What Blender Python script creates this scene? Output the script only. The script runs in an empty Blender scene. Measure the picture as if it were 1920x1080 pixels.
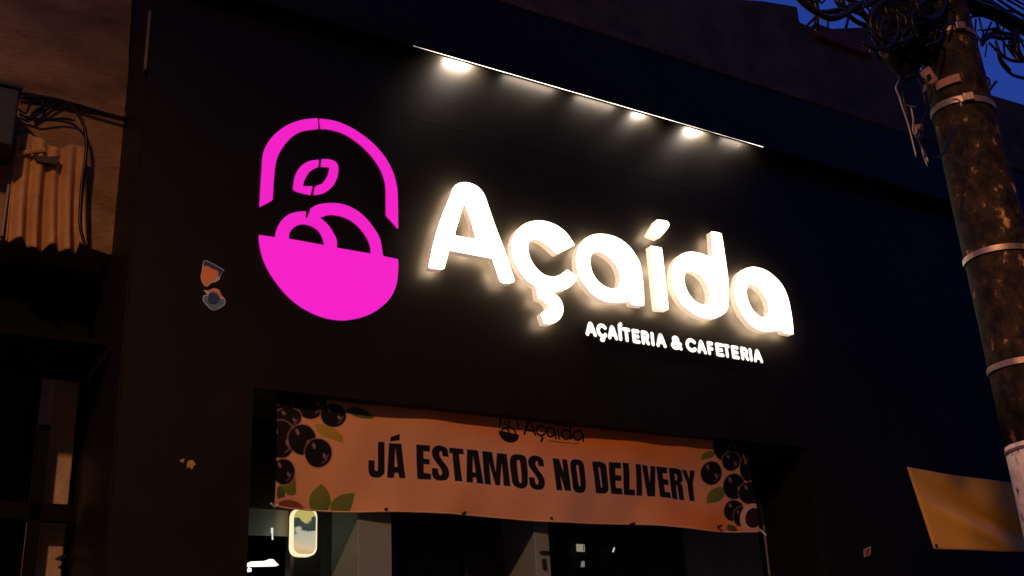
import bpy, bmesh, math, random
import numpy as np
from mathutils import Vector, Matrix
from mathutils.geometry import tessellate_polygon

# ------------------------------------------------------------------ camera, world, light, exposure
S = bpy.context.scene
C = bpy.data.collections.new('scene'); S.collection.children.link(C)
F = 2048.5
HV = np.array([3547.0, 625.0, F]); VV = np.array([-295.0, -5040.0, F])
AX = HV / np.linalg.norm(HV); AZ = VV - AX * (VV @ AX); AZ /= np.linalg.norm(AZ); AY = np.cross(AZ, AX)
ROT = np.stack([AX, AY, AZ])                       # world <- view (right, down, forward)
CAM = np.array([0.0, -5.6, 1.6])                   # shop front is the plane y = 0, x runs along the street
cd = bpy.data.cameras.new('camera'); cam = bpy.data.objects.new('camera', cd); C.objects.link(cam)
cd.sensor_width = 36; cd.lens = 36 * F / 1920; cd.clip_start = 0.05; cd.clip_end = 500
r_, u_, b_ = ROT @ [1, 0, 0], ROT @ [0, -1, 0], ROT @ [0, 0, -1]
cam.matrix_world = Matrix(((r_[0], u_[0], b_[0], CAM[0]), (r_[1], u_[1], b_[1], CAM[1]), (r_[2], u_[2], b_[2], CAM[2]), (0, 0, 0, 1)))
S.camera = cam
S.view_settings.view_transform = 'Standard'; S.view_settings.look = 'None'
S.view_settings.exposure = 0; S.view_settings.gamma = 1; S.view_settings.use_curve_mapping = False

W = bpy.data.worlds.new('World'); S.world = W; W.use_nodes = True
nt = W.node_tree; nt.nodes.clear()
wo = nt.nodes.new('ShaderNodeOutputWorld'); bg = nt.nodes.new('ShaderNodeBackground')
tc = nt.nodes.new('ShaderNodeTexCoord'); sp = nt.nodes.new('ShaderNodeSeparateXYZ'); rp = nt.nodes.new('ShaderNodeValToRGB')
nt.links.new(tc.outputs['Generated'], sp.inputs[0]); nt.links.new(sp.outputs['Z'], rp.inputs[0])
rp.color_ramp.elements[0].position = 0.0; rp.color_ramp.elements[0].color = (0.022, 0.060, 0.33, 1)
rp.color_ramp.elements[1].position = 1.0; rp.color_ramp.elements[1].color = (0.011, 0.028, 0.18, 1); _e = rp.color_ramp.elements.new(0.62); _e.color = (0.018, 0.050, 0.32, 1)
nt.links.new(rp.outputs[0], bg.inputs[0]); bg.inputs[1].default_value = 0.85
nt.links.new(bg.outputs[0], wo.inputs[0])

SL_POS = (-4.0, -9.0, 9.6)                         # sodium street lamp across the road, behind the camera
SL_W = 3300

# ------------------------------------------------------------------ helpers
def at(px, py, y=0.0):
    """pixel of the photograph -> point on the plane y (wall-parallel)"""
    r = ROT @ np.array([px - 960.0, py - 540.0, F]); t = (y - CAM[1]) / r[1]
    return CAM + t * r
def xz(px, py, y=0.0):
    p = at(px, py, y); return (p[0], p[2])
def link(o, parent=None):
    C.objects.link(o)
    if parent is not None: o.parent = parent
    return o
def empty(name, loc, label, cat, group=None):
    o = bpy.data.objects.new(name, None); C.objects.link(o); o.location = loc; o.empty_display_size = 0.1
    o['label'] = label; o['category'] = cat
    if group: o['group'] = group
    return o
def tag(o, label, cat, group=None):
    o['label'] = label; o['category'] = cat
    if group: o['group'] = group
    return o
def mesh_obj(name, verts, faces, mats, parent=None, mi=None, smooth=False):
    """verts in world space; parent is an unrotated Empty"""
    if parent is not None:
        L = Vector(parent.location)
        if parent.parent is not None: L = L + Vector(parent.parent.location)
        verts = [(v[0]-L[0], v[1]-L[1], v[2]-L[2]) for v in verts]
    me = bpy.data.meshes.new(name); me.from_pydata([tuple(map(float, v)) for v in verts], [], faces)
    if not isinstance(mats, (list, tuple)): mats = [mats]
    for m in mats: me.materials.append(m)
    if mi is not None: me.polygons.foreach_set('material_index', mi)
    if smooth: me.polygons.foreach_set('use_smooth', [True]*len(me.polygons))
    me.update()
    return link(bpy.data.objects.new(name, me), parent)
def bm_obj(name, bm, mats, parent=None, smooth=False):
    bmesh.ops.recalc_face_normals(bm, faces=bm.faces)
    if parent is not None:
        L = Vector(parent.location)
        if parent.parent is not None: L = L + Vector(parent.parent.location)
        bmesh.ops.translate(bm, verts=bm.verts, vec=-L)
    me = bpy.data.meshes.new(name); bm.to_mesh(me); bm.free()
    for m in (mats if isinstance(mats, (list, tuple)) else [mats]): me.materials.append(m)
    if smooth: me.polygons.foreach_set('use_smooth', [True]*len(me.polygons))
    return link(bpy.data.objects.new(name, me), parent)
def box(bm, x0, x1, y0, y1, z0, z1, bev=0.0):
    g = bmesh.ops.create_cube(bm, size=1); vs = g['verts']
    for v in vs:
        v.co = Vector(((x0+x1)/2 + v.co.x*(x1-x0), (y0+y1)/2 + v.co.y*(y1-y0), (z0+z1)/2 + v.co.z*(z1-z0)))
    if bev:
        es = list({e for v in vs for e in v.link_edges})
        bmesh.ops.bevel(bm, geom=es, offset=bev, segments=2, affect='EDGES', profile=0.5)
def B(name, mat, parent, *dims, bev=0.0):
    bm = bmesh.new()
    for d in dims: box(bm, *d, bev=bev)
    return bm_obj(name, bm, mat, parent)
def smooth_path(pts, n=6, closed=False):
    """Catmull-Rom through 3-D points"""
    P = [np.array(p, float) for p in pts]; out = []
    N = len(P); rng = N if closed else N-1
    for i in range(rng):
        p0 = P[(i-1) % N] if (closed or i > 0) else P[0]*2-P[1]
        p1 = P[i]; p2 = P[(i+1) % N]
        p3 = P[(i+2) % N] if (closed or i+2 < N) else P[-1]*2-P[-2]
        for k in range(n):
            t = k/n
            out.append(0.5*((2*p1)+(-p0+p2)*t+(2*p0-5*p1+4*p2-p3)*t*t+(-p0+3*p1-3*p2+p3)*t**3))
    if not closed: out.append(P[-1])
    return out
def tube(bm, pts, r, seg=7, cap=True):
    pts = [Vector(p) for p in pts]; rings = []
    ref = Vector((0, 0, 1)); N = len(pts)
    for i, p in enumerate(pts):
        d = (pts[min(i+1, N-1)] - pts[max(i-1, 0)])
        d = d.normalized() if d.length > 1e-9 else Vector((0, 0, 1))
        if abs(d.dot(ref)) > 0.97: ref = Vector((1, 0, 0))
        a = d.cross(ref).normalized(); b = d.cross(a).normalized(); ref = a.cross(d) if False else ref
        rr = r[i] if isinstance(r, (list, tuple, np.ndarray)) else r
        rings.append([bm.verts.new(p + (a*math.cos(t)+b*math.sin(t))*rr) for t in [2*math.pi*k/seg for k in range(seg)]])
    for i in range(N-1):
        for k in range(seg):
            bm.faces.new((rings[i][k], rings[i][(k+1) % seg], rings[i+1][(k+1) % seg], rings[i+1][k]))
    if cap:
        bm.faces.new(rings[0]); bm.faces.new(rings[-1])
def lathe(bm, prof, cx, cy, seg=32):
    rings = [[bm.verts.new((cx+r*math.cos(2*math.pi*k/seg), cy+r*math.sin(2*math.pi*k/seg), z)) for k in range(seg)] for r, z in prof]
    for i in range(len(prof)-1):
        for k in range(seg):
            bm.faces.new((rings[i][k], rings[i][(k+1) % seg], rings[i+1][(k+1) % seg], rings[i+1][k]))
    bm.faces.new(rings[0]); bm.faces.new(rings[-1])
# --- 2-D outlines
def outline(pts, n=5):
    """closed outline; (x,y) is a smooth point, (x,y,1) a corner. Catmull-Rom between, straight tangents at corners"""
    N = len(pts); out = []
    P = [np.array(p[:2], float) for p in pts]; K = [len(p) > 2 for p in pts]
    for i in range(N):
        j = (i+1) % N; p1, p2 = P[i], P[j]
        p0 = P[i-1] if not K[i] else p1*2-p2
        p3 = P[(j+1) % N] if not K[j] else p2*2-p1
        if K[i] and K[j]: out.append(p1); continue
        if not K[i]: p0 = P[i-1]
        for k in range(n):
            t = k/n
            out.append(0.5*((2*p1)+(-p0+p2)*t+(2*p0-5*p1+4*p2-p3)*t*t+(-p0+3*p1-3*p2+p3)*t**3))
    return out
def trace(pts, scale, ox, oy, y, n=5):
    """outline traced in an enlarged crop of the photograph -> wall coordinates on plane y"""
    return [xz(p[0]/scale+ox, p[1]/scale+oy, y) for p in outline(pts, n)]
def round_corners(loop, r):
    out = []
    N = len(loop); P = [np.array(p) for p in loop]
    for i in range(N):
        a, b, c = P[i-1], P[i], P[(i+1) % N]
        la, lc = np.linalg.norm(a-b), np.linalg.norm(c-b)
        if la < 1e-6 or lc < 1e-6: continue
        ua, uc = (a-b)/la, (c-b)/lc
        if ua @ uc > -0.85 and min(la, lc) > r*0.8:
            rr = min(r, la*0.45, lc*0.45)
            for t in (0, .25, .5, .75, 1):
                q = (1-t)**2*(b+ua*rr) + 2*t*(1-t)*b + t*t*(b+uc*rr); out.append(tuple(q))
        else: out.append(tuple(b))
    return out
def slab_parts(loops, y_front, y_back, face_mat, side_mat, parent, face_name='face', side_name='side_wall', bev=0.0):
    """a built-up letter: a front face and the side walls around it"""
    vs = [Vector((p[0], p[1], 0)) for l in loops for p in l]
    tris = tessellate_polygon([[Vector((p[0], p[1], 0)) for p in l] for l in loops])
    V = [(v.x, y_front, v.y) for v in vs]
    faces = []
    for t in tris:
        a, b, c = [vs[i] for i in t]
        s = (b.x-a.x)*(c.y-a.y)-(b.y-a.y)*(c.x-a.x)
        if abs(s) < 1e-12: continue
        faces.append(tuple(t) if s > 0 else tuple(reversed(t)))
    fo = mesh_obj(face_name, V, faces, face_mat, parent)
    V2 = []; F2 = []; base = 0
    for l in loops:
        n = len(l)
        for p in l: V2 += [(p[0], y_front+0.0015, p[1]), (p[0], y_back, p[1])]
        for i in range(n):
            j = (i+1) % n; F2.append((base+2*i, base+2*i+1, base+2*j+1, base+2*j))
        base += 2*n
    so = mesh_obj(side_name, V2, F2, side_mat, parent)
    return fo, so
def flat(name, loop, y, mat, parent=None, thick=0.0):
    vs = [Vector((p[0], p[1], 0)) for p in loop]
    tris = tessellate_polygon([vs]); V = [(v.x, y, v.y) for v in vs]; n = len(V)
    faces = [tuple(t) for t in tris]
    if thick:
        V += [(v.x, y+thick, v.y) for v in vs]; faces += [tuple(i+n for i in reversed(t)) for t in tris]
        faces += [(i, (i+1) % n, (i+1) % n+n, i+n) for i in range(n)]
    return mesh_obj(name, V, faces, mat, parent)
# --- signed distances (numpy), used for the small letters and for the print on the banner
def sd_poly(X, Y, poly):
    P = np.array(poly, float); d = np.full(X.shape, 1e18); s = np.ones(X.shape)
    for i in range(len(P)):
        a, b = P[i], P[i-1]; ex, ey = b-a; wx, wy = X-a[0], Y-a[1]
        t = np.clip((wx*ex+wy*ey)/(ex*ex+ey*ey+1e-18), 0, 1)
        d = np.minimum(d, (wx-ex*t)**2+(wy-ey*t)**2)
        c1 = Y >= a[1]; c2 = Y < b[1]; c3 = ex*wy > ey*wx
        s = np.where((c1 & c2 & c3) | (~c1 & ~c2 & ~c3), -s, s)
    return s*np.sqrt(d)
def sd_seg(X, Y, pts):
    d = np.full(X.shape, 1e18)
    for a, b in zip(pts[:-1], pts[1:]):
        ex, ey = b[0]-a[0], b[1]-a[1]; wx, wy = X-a[0], Y-a[1]
        t = np.clip((wx*ex+wy*ey)/(ex*ex+ey*ey+1e-18), 0, 1)
        d = np.minimum(d, (wx-ex*t)**2+(wy-ey*t)**2)
    return np.sqrt(d)
def contours(D, x0, y0, h):
    """marching squares at 0 -> closed loops (inside is negative)"""
    ny, nx = D.shape; D = np.where(np.abs(D) < 1e-7, 1e-7, D); segs = {}
    def ep(i, j, k):
        if k == 0: a, b = (i, j), (i, j+1)
        elif k == 1: a, b = (i, j+1), (i+1, j+1)
        elif k == 2: a, b = (i+1, j), (i+1, j+1)
        else: a, b = (i, j), (i+1, j)
        return (a, b)
    T = {1: [(3, 0)], 2: [(0, 1)], 3: [(3, 1)], 4: [(1, 2)], 5: [(3, 2), (1, 0)], 6: [(0, 2)], 7: [(3, 2)],
         8: [(2, 3)], 9: [(2, 0)], 10: [(0, 3), (2, 1)], 11: [(2, 1)], 12: [(1, 3)], 13: [(1, 0)], 14: [(0, 3)]}
    N = D < 0
    code = N[:-1, :-1]*1 + N[:-1, 1:]*2 + N[1:, 1:]*4 + N[1:, :-1]*8
    for i, j in zip(*np.nonzero((code > 0) & (code < 15))):
        for a, b in T[int(code[i, j])]: segs[ep(i, j, a)] = ep(i, j, b)
    def pt(e):
        (i, j), (k, l) = e; a, b = D[i, j], D[k, l]; t = a/(a-b)
        return (x0+h*(j+(l-j)*t), y0+h*(i+(k-i)*t))
    loops = []
    while segs:
        s, n = segs.popitem(); lp = [s]
        while n != s and n in segs: lp.append(n); n = segs.pop(n)
        if len(lp) > 5: loops.append([pt(e) for e in lp])
    return loops
def area(l): return 0.5*sum(l[i-1][0]*l[i][1]-l[i][0]*l[i-1][1] for i in range(len(l)))

# ------------------------------------------------------------------ materials
MATS = {}
def mat(name, col=(0.5, 0.5, 0.5), rough=0.5, metal=0.0, emit=None, es=0.0, noise=0.0, nscale=5.0, bump=0.0, bscale=30.0, spec=0.5, col2=None, rvar=0.0, stretch=(1, 1, 1), tint=None):
    m = bpy.data.materials.new(name); m.use_nodes = True; t = m.node_tree; b = t.nodes['Principled BSDF']
    b.inputs['Base Color'].default_value = (*col, 1); b.inputs['Roughness'].default_value = rough
    b.inputs['Metallic'].default_value = metal; b.inputs['Specular IOR Level'].default_value = spec
    if emit: b.inputs['Emission Color'].default_value = (*emit, 1); b.inputs['Emission Strength'].default_value = es
    if noise or bump or rvar or col2:
        g = t.nodes.new('ShaderNodeNewGeometry'); mp = t.nodes.new('ShaderNodeMapping'); mp.inputs['Scale'].default_value = stretch
        t.links.new(g.outputs['Position'], mp.inputs[0])
    if noise or col2:
        n = t.nodes.new('ShaderNodeTexNoise'); n.inputs['Scale'].default_value = nscale; n.inputs['Detail'].default_value = 8; n.inputs['Roughness'].default_value = 0.65
        t.links.new(mp.outputs[0], n.inputs['Vector'])
        r = t.nodes.new('ShaderNodeValToRGB'); r.color_ramp.elements[0].position = 0.36; r.color_ramp.elements[1].position = 0.64
        c2 = col2 if col2 else tuple(c*(1-noise) for c in col)
        r.color_ramp.elements[0].color = (*c2, 1); r.color_ramp.elements[1].color = (*col, 1)
        t.links.new(n.outputs['Fac'], r.inputs[0]); t.links.new(r.outputs[0], b.inputs['Base Color'])
    if rvar:
        n3 = t.nodes.new('ShaderNodeTexNoise'); n3.inputs['Scale'].default_value = 3; n3.inputs['Detail'].default_value = 6
        t.links.new(mp.outputs[0], n3.inputs['Vector']); mr = t.nodes.new('ShaderNodeMapRange')
        mr.inputs[3].default_value = max(0.02, rough-rvar); mr.inputs[4].default_value = rough+rvar
        t.links.new(n3.outputs['Fac'], mr.inputs[0]); t.links.new(mr.outputs[0], b.inputs['Roughness'])
    if bump:
        n2 = t.nodes.new('ShaderNodeTexNoise'); n2.inputs['Scale'].default_value = bscale; n2.inputs['Detail'].default_value = 6
        t.links.new(mp.outputs[0], n2.inputs['Vector']); bp = t.nodes.new('ShaderNodeBump'); bp.inputs['Strength'].default_value = bump; bp.inputs['Distance'].default_value = 0.02
        t.links.new(n2.outputs['Fac'], bp.inputs['Height']); t.links.new(bp.outputs[0], b.inputs['Normal'])
    return m
M_black = mat('black_panel', (0.0125, 0.0115, 0.0088), 0.46, noise=0.25, nscale=2.2, bump=0.05, bscale=2.4, rvar=0.08, spec=0.10)
M_joint = mat('black_sealant', (0.008, 0.008, 0.008), 0.7)
M_darkwall = mat('dark_painted_plaster', (0.028, 0.026, 0.022), 0.85, noise=0.45, nscale=1.5, bump=0.4, bscale=14)
M_concrete = mat('dark_stained_concrete', (0.11, 0.085, 0.045), 0.9, noise=0.55, nscale=2.5, bump=0.5, bscale=18)
M_face = mat('lit_white_acrylic', (0.8, 0.8, 0.78), 0.35, emit=(1.0, 0.86, 0.68), es=3.6)
M_sidew = mat('lit_side_acrylic', (0.75, 0.70, 0.64), 0.4, emit=(1.0, 0.76, 0.56), es=0.42)
M_small = mat('lit_small_letter_acrylic', (0.8, 0.8, 0.8), 0.4, emit=(1.0, 0.93, 0.85), es=1.25)
M_pink = mat('lit_pink_acrylic', (0.15, 0.01, 0.1), 0.4, spec=0.2, emit=(0.86, 0.014, 0.56), es=1.0)
M_pinks = mat('pink_acrylic_edge', (0.4, 0.02, 0.25), 0.4, emit=(0.88, 0.05, 0.55), es=0.10)
M_plaster = mat('weathered_tan_plaster', (0.38, 0.22, 0.10), 0.9, noise=0.6, nscale=1.6, bump=0.6, bscale=22, stretch=(1, 1, 2.2))
M_cable = mat('black_cable_rubber', (0.010, 0.009, 0.008), 0.35, spec=0.25)
M_curtain = mat('old_canvas_cloth', (0.52, 0.28, 0.10), 0.9, noise=0.3, nscale=6, bump=0.25, bscale=60)
M_darkmetal = mat('dark_metal', (0.03, 0.03, 0.03), 0.5, metal=0.4, noise=0.3)
M_steel = mat('galvanised_steel', (0.5, 0.38, 0.30), 0.5, metal=0.8, noise=0.35, nscale=25, bump=0.1)
M_post = mat('olive_grey_paint', (0.20, 0.25, 0.24), 0.6, noise=0.15, nscale=3)
M_asphalt = mat('asphalt', (0.05, 0.05, 0.05), 0.9, noise=0.3, nscale=8, bump=0.4, bscale=80)
M_pave = mat('pavement_concrete', (0.22, 0.21, 0.2), 0.9, noise=0.3, nscale=3, bump=0.3)
M_cord = mat('white_cord', (0.6, 0.6, 0.6), 0.6)

# ------------------------------------------------------------------ ground
def struct(o): o['kind'] = 'structure'; return o
struct(B('road', M_asphalt, None, (-60, 80, -60, -2.75, -0.4, 0.0)))
struct(B('sidewalk', M_pave, None, (-60, 80, -2.6, 12, -0.4, 0.13)))
struct(B('kerb', M_pave, None, (-60, 80, -2.75, -2.6, -0.4, 0.14)))

# ------------------------------------------------------------------ the shop building
XL = 1.13; XR = 16.0; ZF = 3.42; ZS = 5.957; YB = 0.09; YD = 0.50
XO0 = at(466, 990, 0)[0]; XO1 = at(1443, 1000, YD)[0]          # the door opening
ZS = at(1100, 180.5, -0.11)[2]
shop = empty('shop_building', (XL, 0, 0.13), 'black painted corner shop with glowing cafe sign over its doors', 'building')
ZJ = xz(1150, 318, 0)[1]
xs = [XL, 7.15, 9.9, 12.6, XR]
for a, b in zip(xs[:-1], xs[1:]):
    for z0, z1 in ((ZF, ZJ-0.0015), (ZJ+0.0015, ZS+0.22)):
        B('fascia_panel', M_black, shop, (a+0.0012 if a > XL else a+0.003, b-0.0012, 0.0, 0.03, z0, z1))
B('fascia_backing', M_joint, shop, (XL+0.01, XR, 0.032, 0.30, ZF+0.004, 6.5))
B('side_panel', M_black, shop, (XL-0.004, XL+0.008, 0.032, 6.0, 0.13, 6.48))
# upper band, standing 6 cm proud, hides the light strip
for a, b in zip(xs[:-1], xs[1:]):
    B('upper_fascia_panel', M_black, shop, (a+0.003-(0.0 if a > XL else 0.02), b-0.003, -0.118, -0.098, ZS, 6.46), bev=0.002)
B('corner_trim', mat('edge_highlight', (0.14, 0.08, 0.04), 0.5), shop, (XL-0.022, XL-0.006, -0.012, 0.02, at(268, 130)[2], at(285, 22)[2]), bev=0.004)  # metal corner edge, its orange highlight put into the colour
B('slot_cap', M_joint, shop, (XL, XR, -0.097, 0.03, ZS+0.225, 6.46))
# piers
B('pier', M_black, shop, (XL+0.003, XO0, 0.0, 0.9, 0.13, ZF-0.0006))
for a, b in ((XO1, 7.15), (7.15, 9.9), (9.9, 12.6), (12.6, XR)):
    B('pier', M_black, shop, (a+0.003, b-0.003, 0.0, 0.9, 0.13, ZF-0.0006))
B('soffit', M_darkwall, shop, (XO0+0.002, XO1-0.002, 0.302, YD+0.1, ZF-0.0, ZF+0.05))
# cornice and upper storey
zc0 = at(1484, 215)[2]; zc1 = at(1484, 187)[2]
B('cornice', M_concrete, shop, (XL-0.1, XR, -0.13, 0.3, 6.463, zc1), bev=0.01)
B('cornice', M_concrete, shop, (XL-0.06, XR, -0.03, 0.3, zc1+0.002, zc1+0.09), bev=0.01)
roof_px = [(1365, -2), (1430, 2), (1494, 13), (1499, 42), (1527, 53), (1560, 54), (1628, 51), (1634, 74), (1652, 86), (1682, 118), (1760, 142), (1864, 180), (1925, 198)]
loop = [xz(px, py, 0.05) for px, py in roof_px]
loop = [(XL, 9.6), (loop[0][0]-0.25, 9.6)] + loop + [(XR+6, loop[-1][1]-0.1), (XR+6, zc1+0.094), (XL, zc1+0.094)]
flat('upper_wall', loop, 0.05, M_concrete, shop, thick=0.3)
B('parapet_coping', mat('red_brown_tile', (0.16, 0.05, 0.03), 0.8, noise=0.4, nscale=9, bump=0.5), shop, (at(1532, 56)[0], at(1628, 56)[0], 0.0, 0.4, at(1580, 84)[2], at(1580, 60)[2]), bev=0.02)
B('rear_block', M_darkwall, shop, (XL+0.1, XR, 0.9, 9, 0.13, 6.4))if False else None
B('back_wall', M_darkwall, shop, (XL+0.1, XR, 5.2, 5.4, 0.13, 6.4))
B('ceiling', M_darkwall, shop, (XL+0.1, XR, YD+0.12, 5.19, 3.52, 3.6))
B('floor', M_pave, shop, (XO0, XO1, YD-0.2, 5.19, 0.131, 0.15))
# door front set back in the opening
M_glass = bpy.data.materials.new('dark_door_glass'); M_glass.use_nodes = True
_b = M_glass.node_tree.nodes['Principled BSDF']; _b.inputs['Base Color'].default_value = (0.25, 0.27, 0.27, 1); _b.inputs['Roughness'].default_value = 0.03; _b.inputs['Transmission Weight'].default_value = 0.9; _b.inputs['IOR'].default_value = 1.1
M_frost = mat('frosted_dark_glass', (0.17, 0.22, 0.20), 0.35, noise=0.2, nscale=4)
M_frame = mat('black_aluminium', (0.02, 0.02, 0.02), 0.4)
zt = ZF-0.004
def dx(px, py=1030): return at(px, py, YD)[0]
B('wall_column', M_post, shop, (at(671,1030,0.14)[0], at(735,1030,0.14)[0], 0.14, YD+0.2, 0.15, zt), bev=0.006)
B('door_jamb', M_post, shop, (at(1003,1030,0.15)[0], at(1031,1030,0.15)[0], 0.15, YD+0.12, 0.15, zt), bev=0.006)
B('door_latch', M_frame, shop, (at(1013,1035,0.14)[0], at(1030,1035,0.14)[0], 0.132, 0.149, at(1020, 1037, 0.14)[2], at(1020, 1033, 0.14)[2]))
B('lock', M_frame, shop, (at(1018,1060,0.14)[0], at(1024,1060,0.14)[0], 0.132, 0.149, at(1020, 1066, 0.14)[2], at(1020, 1048, 0.14)[2]))
for px0, px1, nm, m in ((455, 545, 'frosted_pane', M_frost), (547, 668, 'glass_pane', M_glass), (738, 868, 'glass_pane', M_glass), (872, 1000, 'glass_pane', M_glass), (1034, 1150, 'glass_pane', M_glass), (1153, 1272, 'glass_pane', M_glass), (1280, 1431, 'frosted_pane', M_frost)):
    z0 = at(500, 1003, YD)[2] if px0 == 455 else 0.15
    z1 = zt-0.02
    if px0 == 455: z1 = at(500, 953, YD)[2]; B('transom_panel', M_frame, shop, (dx(px0)+0.01, dx(px1)-0.01, YD+0.01, YD+0.03, z1+0.002, zt-0.02))
    B(nm, m, shop, (dx(px0)+0.01, dx(px1)-0.01, YD+0.02, YD+0.03, z0, z1))
for px in (545.5, 669, 736.5, 870, 1001.5, 1032.5, 1151.5, 1276, 1434):
    x = dx(px); B('door_frame', M_frame, shop, (x-0.012, x+0.012, YD-0.03, YD+0.06, 0.15, zt-0.01), bev=0.003)
B('transom', M_frame, shop, (dx(737)+0.02, dx(1001)-0.02, YD+0.032, YD+0.06, 2.58, 2.63))
# etched pattern and curved rim on the frosted pane
M_etch = mat('etched_line', (0.16, 0.17, 0.16), 0.5)
bm = bmesh.new()
for a, b in (((1312, 1020), (1322, 1039)), ((1317, 1012), (1330, 1039)), ((1322, 1010), (1326, 1019)), ((1347, 1012), (1362, 1040)), ((1352, 1012), (1358, 1022)), ((1296, 1042), (1303, 1046)), ((1285, 1008), (1288, 1012))):
    tube(bm, [at(*a, YD+0.018), at(*b, YD+0.018)], 0.0025, 5)
o_ = bm_obj('etched_mark', bm, M_etch, shop); o_['kind'] = 'stuff'
bm = bmesh.new()
tube(bm, smooth_path([at(1300, 1068, YD+0.018), at(1325, 1063, YD+0.018), at(1350, 1062, YD+0.018), at(1385, 1063, YD+0.018), at(1415, 1066, YD+0.018)]), 0.006, 6)
bm_obj('door_rail', bm, mat('dull_rail', (0.18, 0.18, 0.17), 0.5), shop)
bm = bmesh.new(); tube(bm, [at(1432, 985, YD-0.06), at(1438, 1040, YD-0.06), at(1444, 1090, YD-0.06)], 0.009, 6)
bm_obj('edge_trim', bm, mat('grey_trim', (0.2, 0.2, 0.2), 0.4), shop)

# ------------------------------------------------------------------ strip light on top of the fascia
YE = -0.11; ZS = at(1100, 180.5, YE)[2]; x0s, x1s = at(772, 86, YE)[0], at(1440, 277, YE)[0]
strip = empty('light_strip', (x0s, -0.03, ZS), 'thin warm light strip tucked under the ledge above the shop name', 'light')
B('channel', M_darkmetal, strip, (x0s, x1s, -0.0975, -0.088, ZS+0.002, ZS+0.03))
M_led = mat('led_line', (0.8, 0.8, 0.8), 0.5, emit=(1.0, 0.82, 0.66), es=5.0)
emission_noise = M_led.node_tree; _t = emission_noise; _g = _t.nodes.new('ShaderNodeNewGeometry'); _n = _t.nodes.new('ShaderNodeTexNoise'); _n.inputs['Scale'].default_value = 3.5; _n.inputs['Detail'].default_value = 3
_t.links.new(_g.outputs['Position'], _n.inputs['Vector']); _m = _t.nodes.new('ShaderNodeMapRange'); _m.inputs[1].default_value = 0.35; _m.inputs[2].default_value = 0.65; _m.inputs[3].default_value = 0.35; _m.inputs[4].default_value = 5.0
_t.links.new(_n.outputs['Fac'], _m.inputs[0]); _t.links.new(_m.outputs[0], _t.nodes['Principled BSDF'].inputs['Emission Strength'])
B('led_line', M_led, strip, (x0s+0.01, x1s-0.06, -0.1175, -0.1145, ZS-0.0035, ZS-0.001))
M_lens = mat('spot_lens', (0.8, 0.8, 0.8), 0.3, emit=(1.0, 0.84, 0.7), es=1.2)
def slot_lamp(px, w, L, label):
    x = at(px, 88+0.2877*(px-780), -0.11)[0]-0.0
    e = empty('slot_lamp', (x, -0.09, ZS+0.10), label, 'light', 'lamps in the slot above the shop name')
    B('housing', M_darkmetal, e, (x-L/2-0.008, x+L/2+0.008, -0.087, -0.070, ZS+0.094, ZS+0.114), bev=0.002)
    B('lens', M_lens, e, (x-L/2, x+L/2, -0.0695, -0.066, ZS+0.094, ZS+0.110))
    ld = bpy.data.lights.new('slot_light', 'AREA'); ld.shape = 'RECTANGLE'; ld.size = L; ld.size_y = 0.015; ld.energy = w; ld.color = (1.0, 0.80, 0.64)
    lo = bpy.data.objects.new('slot_light', ld); C.objects.link(lo); lo.parent = e
    lo.location = (0, 0.027, -0.008); lo.rotation_euler = (math.radians(62), 0, 0); ld.spread = math.radians(150)
for px, w, L, lbl in ((878, 12.0, 0.18, 'bright lamp at the left end of the lit slot above the A'), (1015, 2.4, 0.42, 'dim lamp second from left in the lit slot'),
                      (1140, 2.2, 0.34, 'dim lamp in the middle of the lit slot above the first a'), (1222, 3.6, 0.10, 'lamp in the slot above the accented i'),
                      (1326, 8.5, 0.12, 'brightest lamp in the slot above the letter d'), (1400, 1.4, 0.22, 'faint lamp at the right end of the lit slot')):
    slot_lamp(px, w, L, lbl)

# ------------------------------------------------------------------ the glowing name
YFACE = -0.106
name_sign = empty('shop_name_sign', (2.94, -0.01, 4.32), 'big glowing warm white built-up letters reading Açaída on black fascia', 'sign')
YBACK = -0.050
M_back = mat('halo_led_back', (0.5, 0.5, 0.5), 0.6, emit=(1.0, 0.70, 0.46), es=16.0)
def emission_modules(m, scale, lo, hi, dist):
    # uneven light of the single LED modules
    t = m.node_tree; b = t.nodes['Principled BSDF']; g = t.nodes.new('ShaderNodeNewGeometry'); v = t.nodes.new('ShaderNodeTexVoronoi'); v.inputs['Scale'].default_value = scale
    t.links.new(g.outputs['Position'], v.inputs['Vector']); mr = t.nodes.new('ShaderNodeMapRange'); mr.inputs[1].default_value = 0.0; mr.inputs[2].default_value = dist
    mr.inputs[3].default_value = hi; mr.inputs[4].default_value = lo; t.links.new(v.outputs['Distance'], mr.inputs[0]); t.links.new(mr.outputs[0], b.inputs['Emission Strength'])
emission_modules(M_back, 8.0, 24.0, 96.0, 0.45)
def back_plate(loops, e, nm='back'):
    vs = [Vector((p[0], p[1], 0)) for l in loops for p in l]
    mesh_obj(nm, [(v.x, YBACK, v.y) for v in vs], [tuple(t) for t in tessellate_polygon([[Vector((p[0], p[1], 0)) for p in l] for l in loops])], M_back, e)
def letter(lbl, side, loops, extra=None):
    e = bpy.data.objects.new('letter', None); C.objects.link(e); e.parent = name_sign; e['label'] = lbl; e.empty_display_size = 0.1
    e.location = (0, 0, 0)
    sm = mat('lit_side_acrylic_'+str(int(side*100)), (0.75, 0.70, 0.64), 0.4, emit=(1.0, 0.72, 0.50), es=side)
    loops = [round_corners(l, 0.02) for l in loops]
    slab_parts(loops, YFACE, YBACK, M_face, sm, e); back_plate(loops, e)
    if extra:
        extra = [round_corners(l, 0.02) for l in extra]
        slab_parts(extra, YFACE, YBACK, M_face, sm, e, 'accent', 'accent_side_wall'); back_plate(extra, e, 'accent_back')
    return e
s = 4.909
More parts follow.
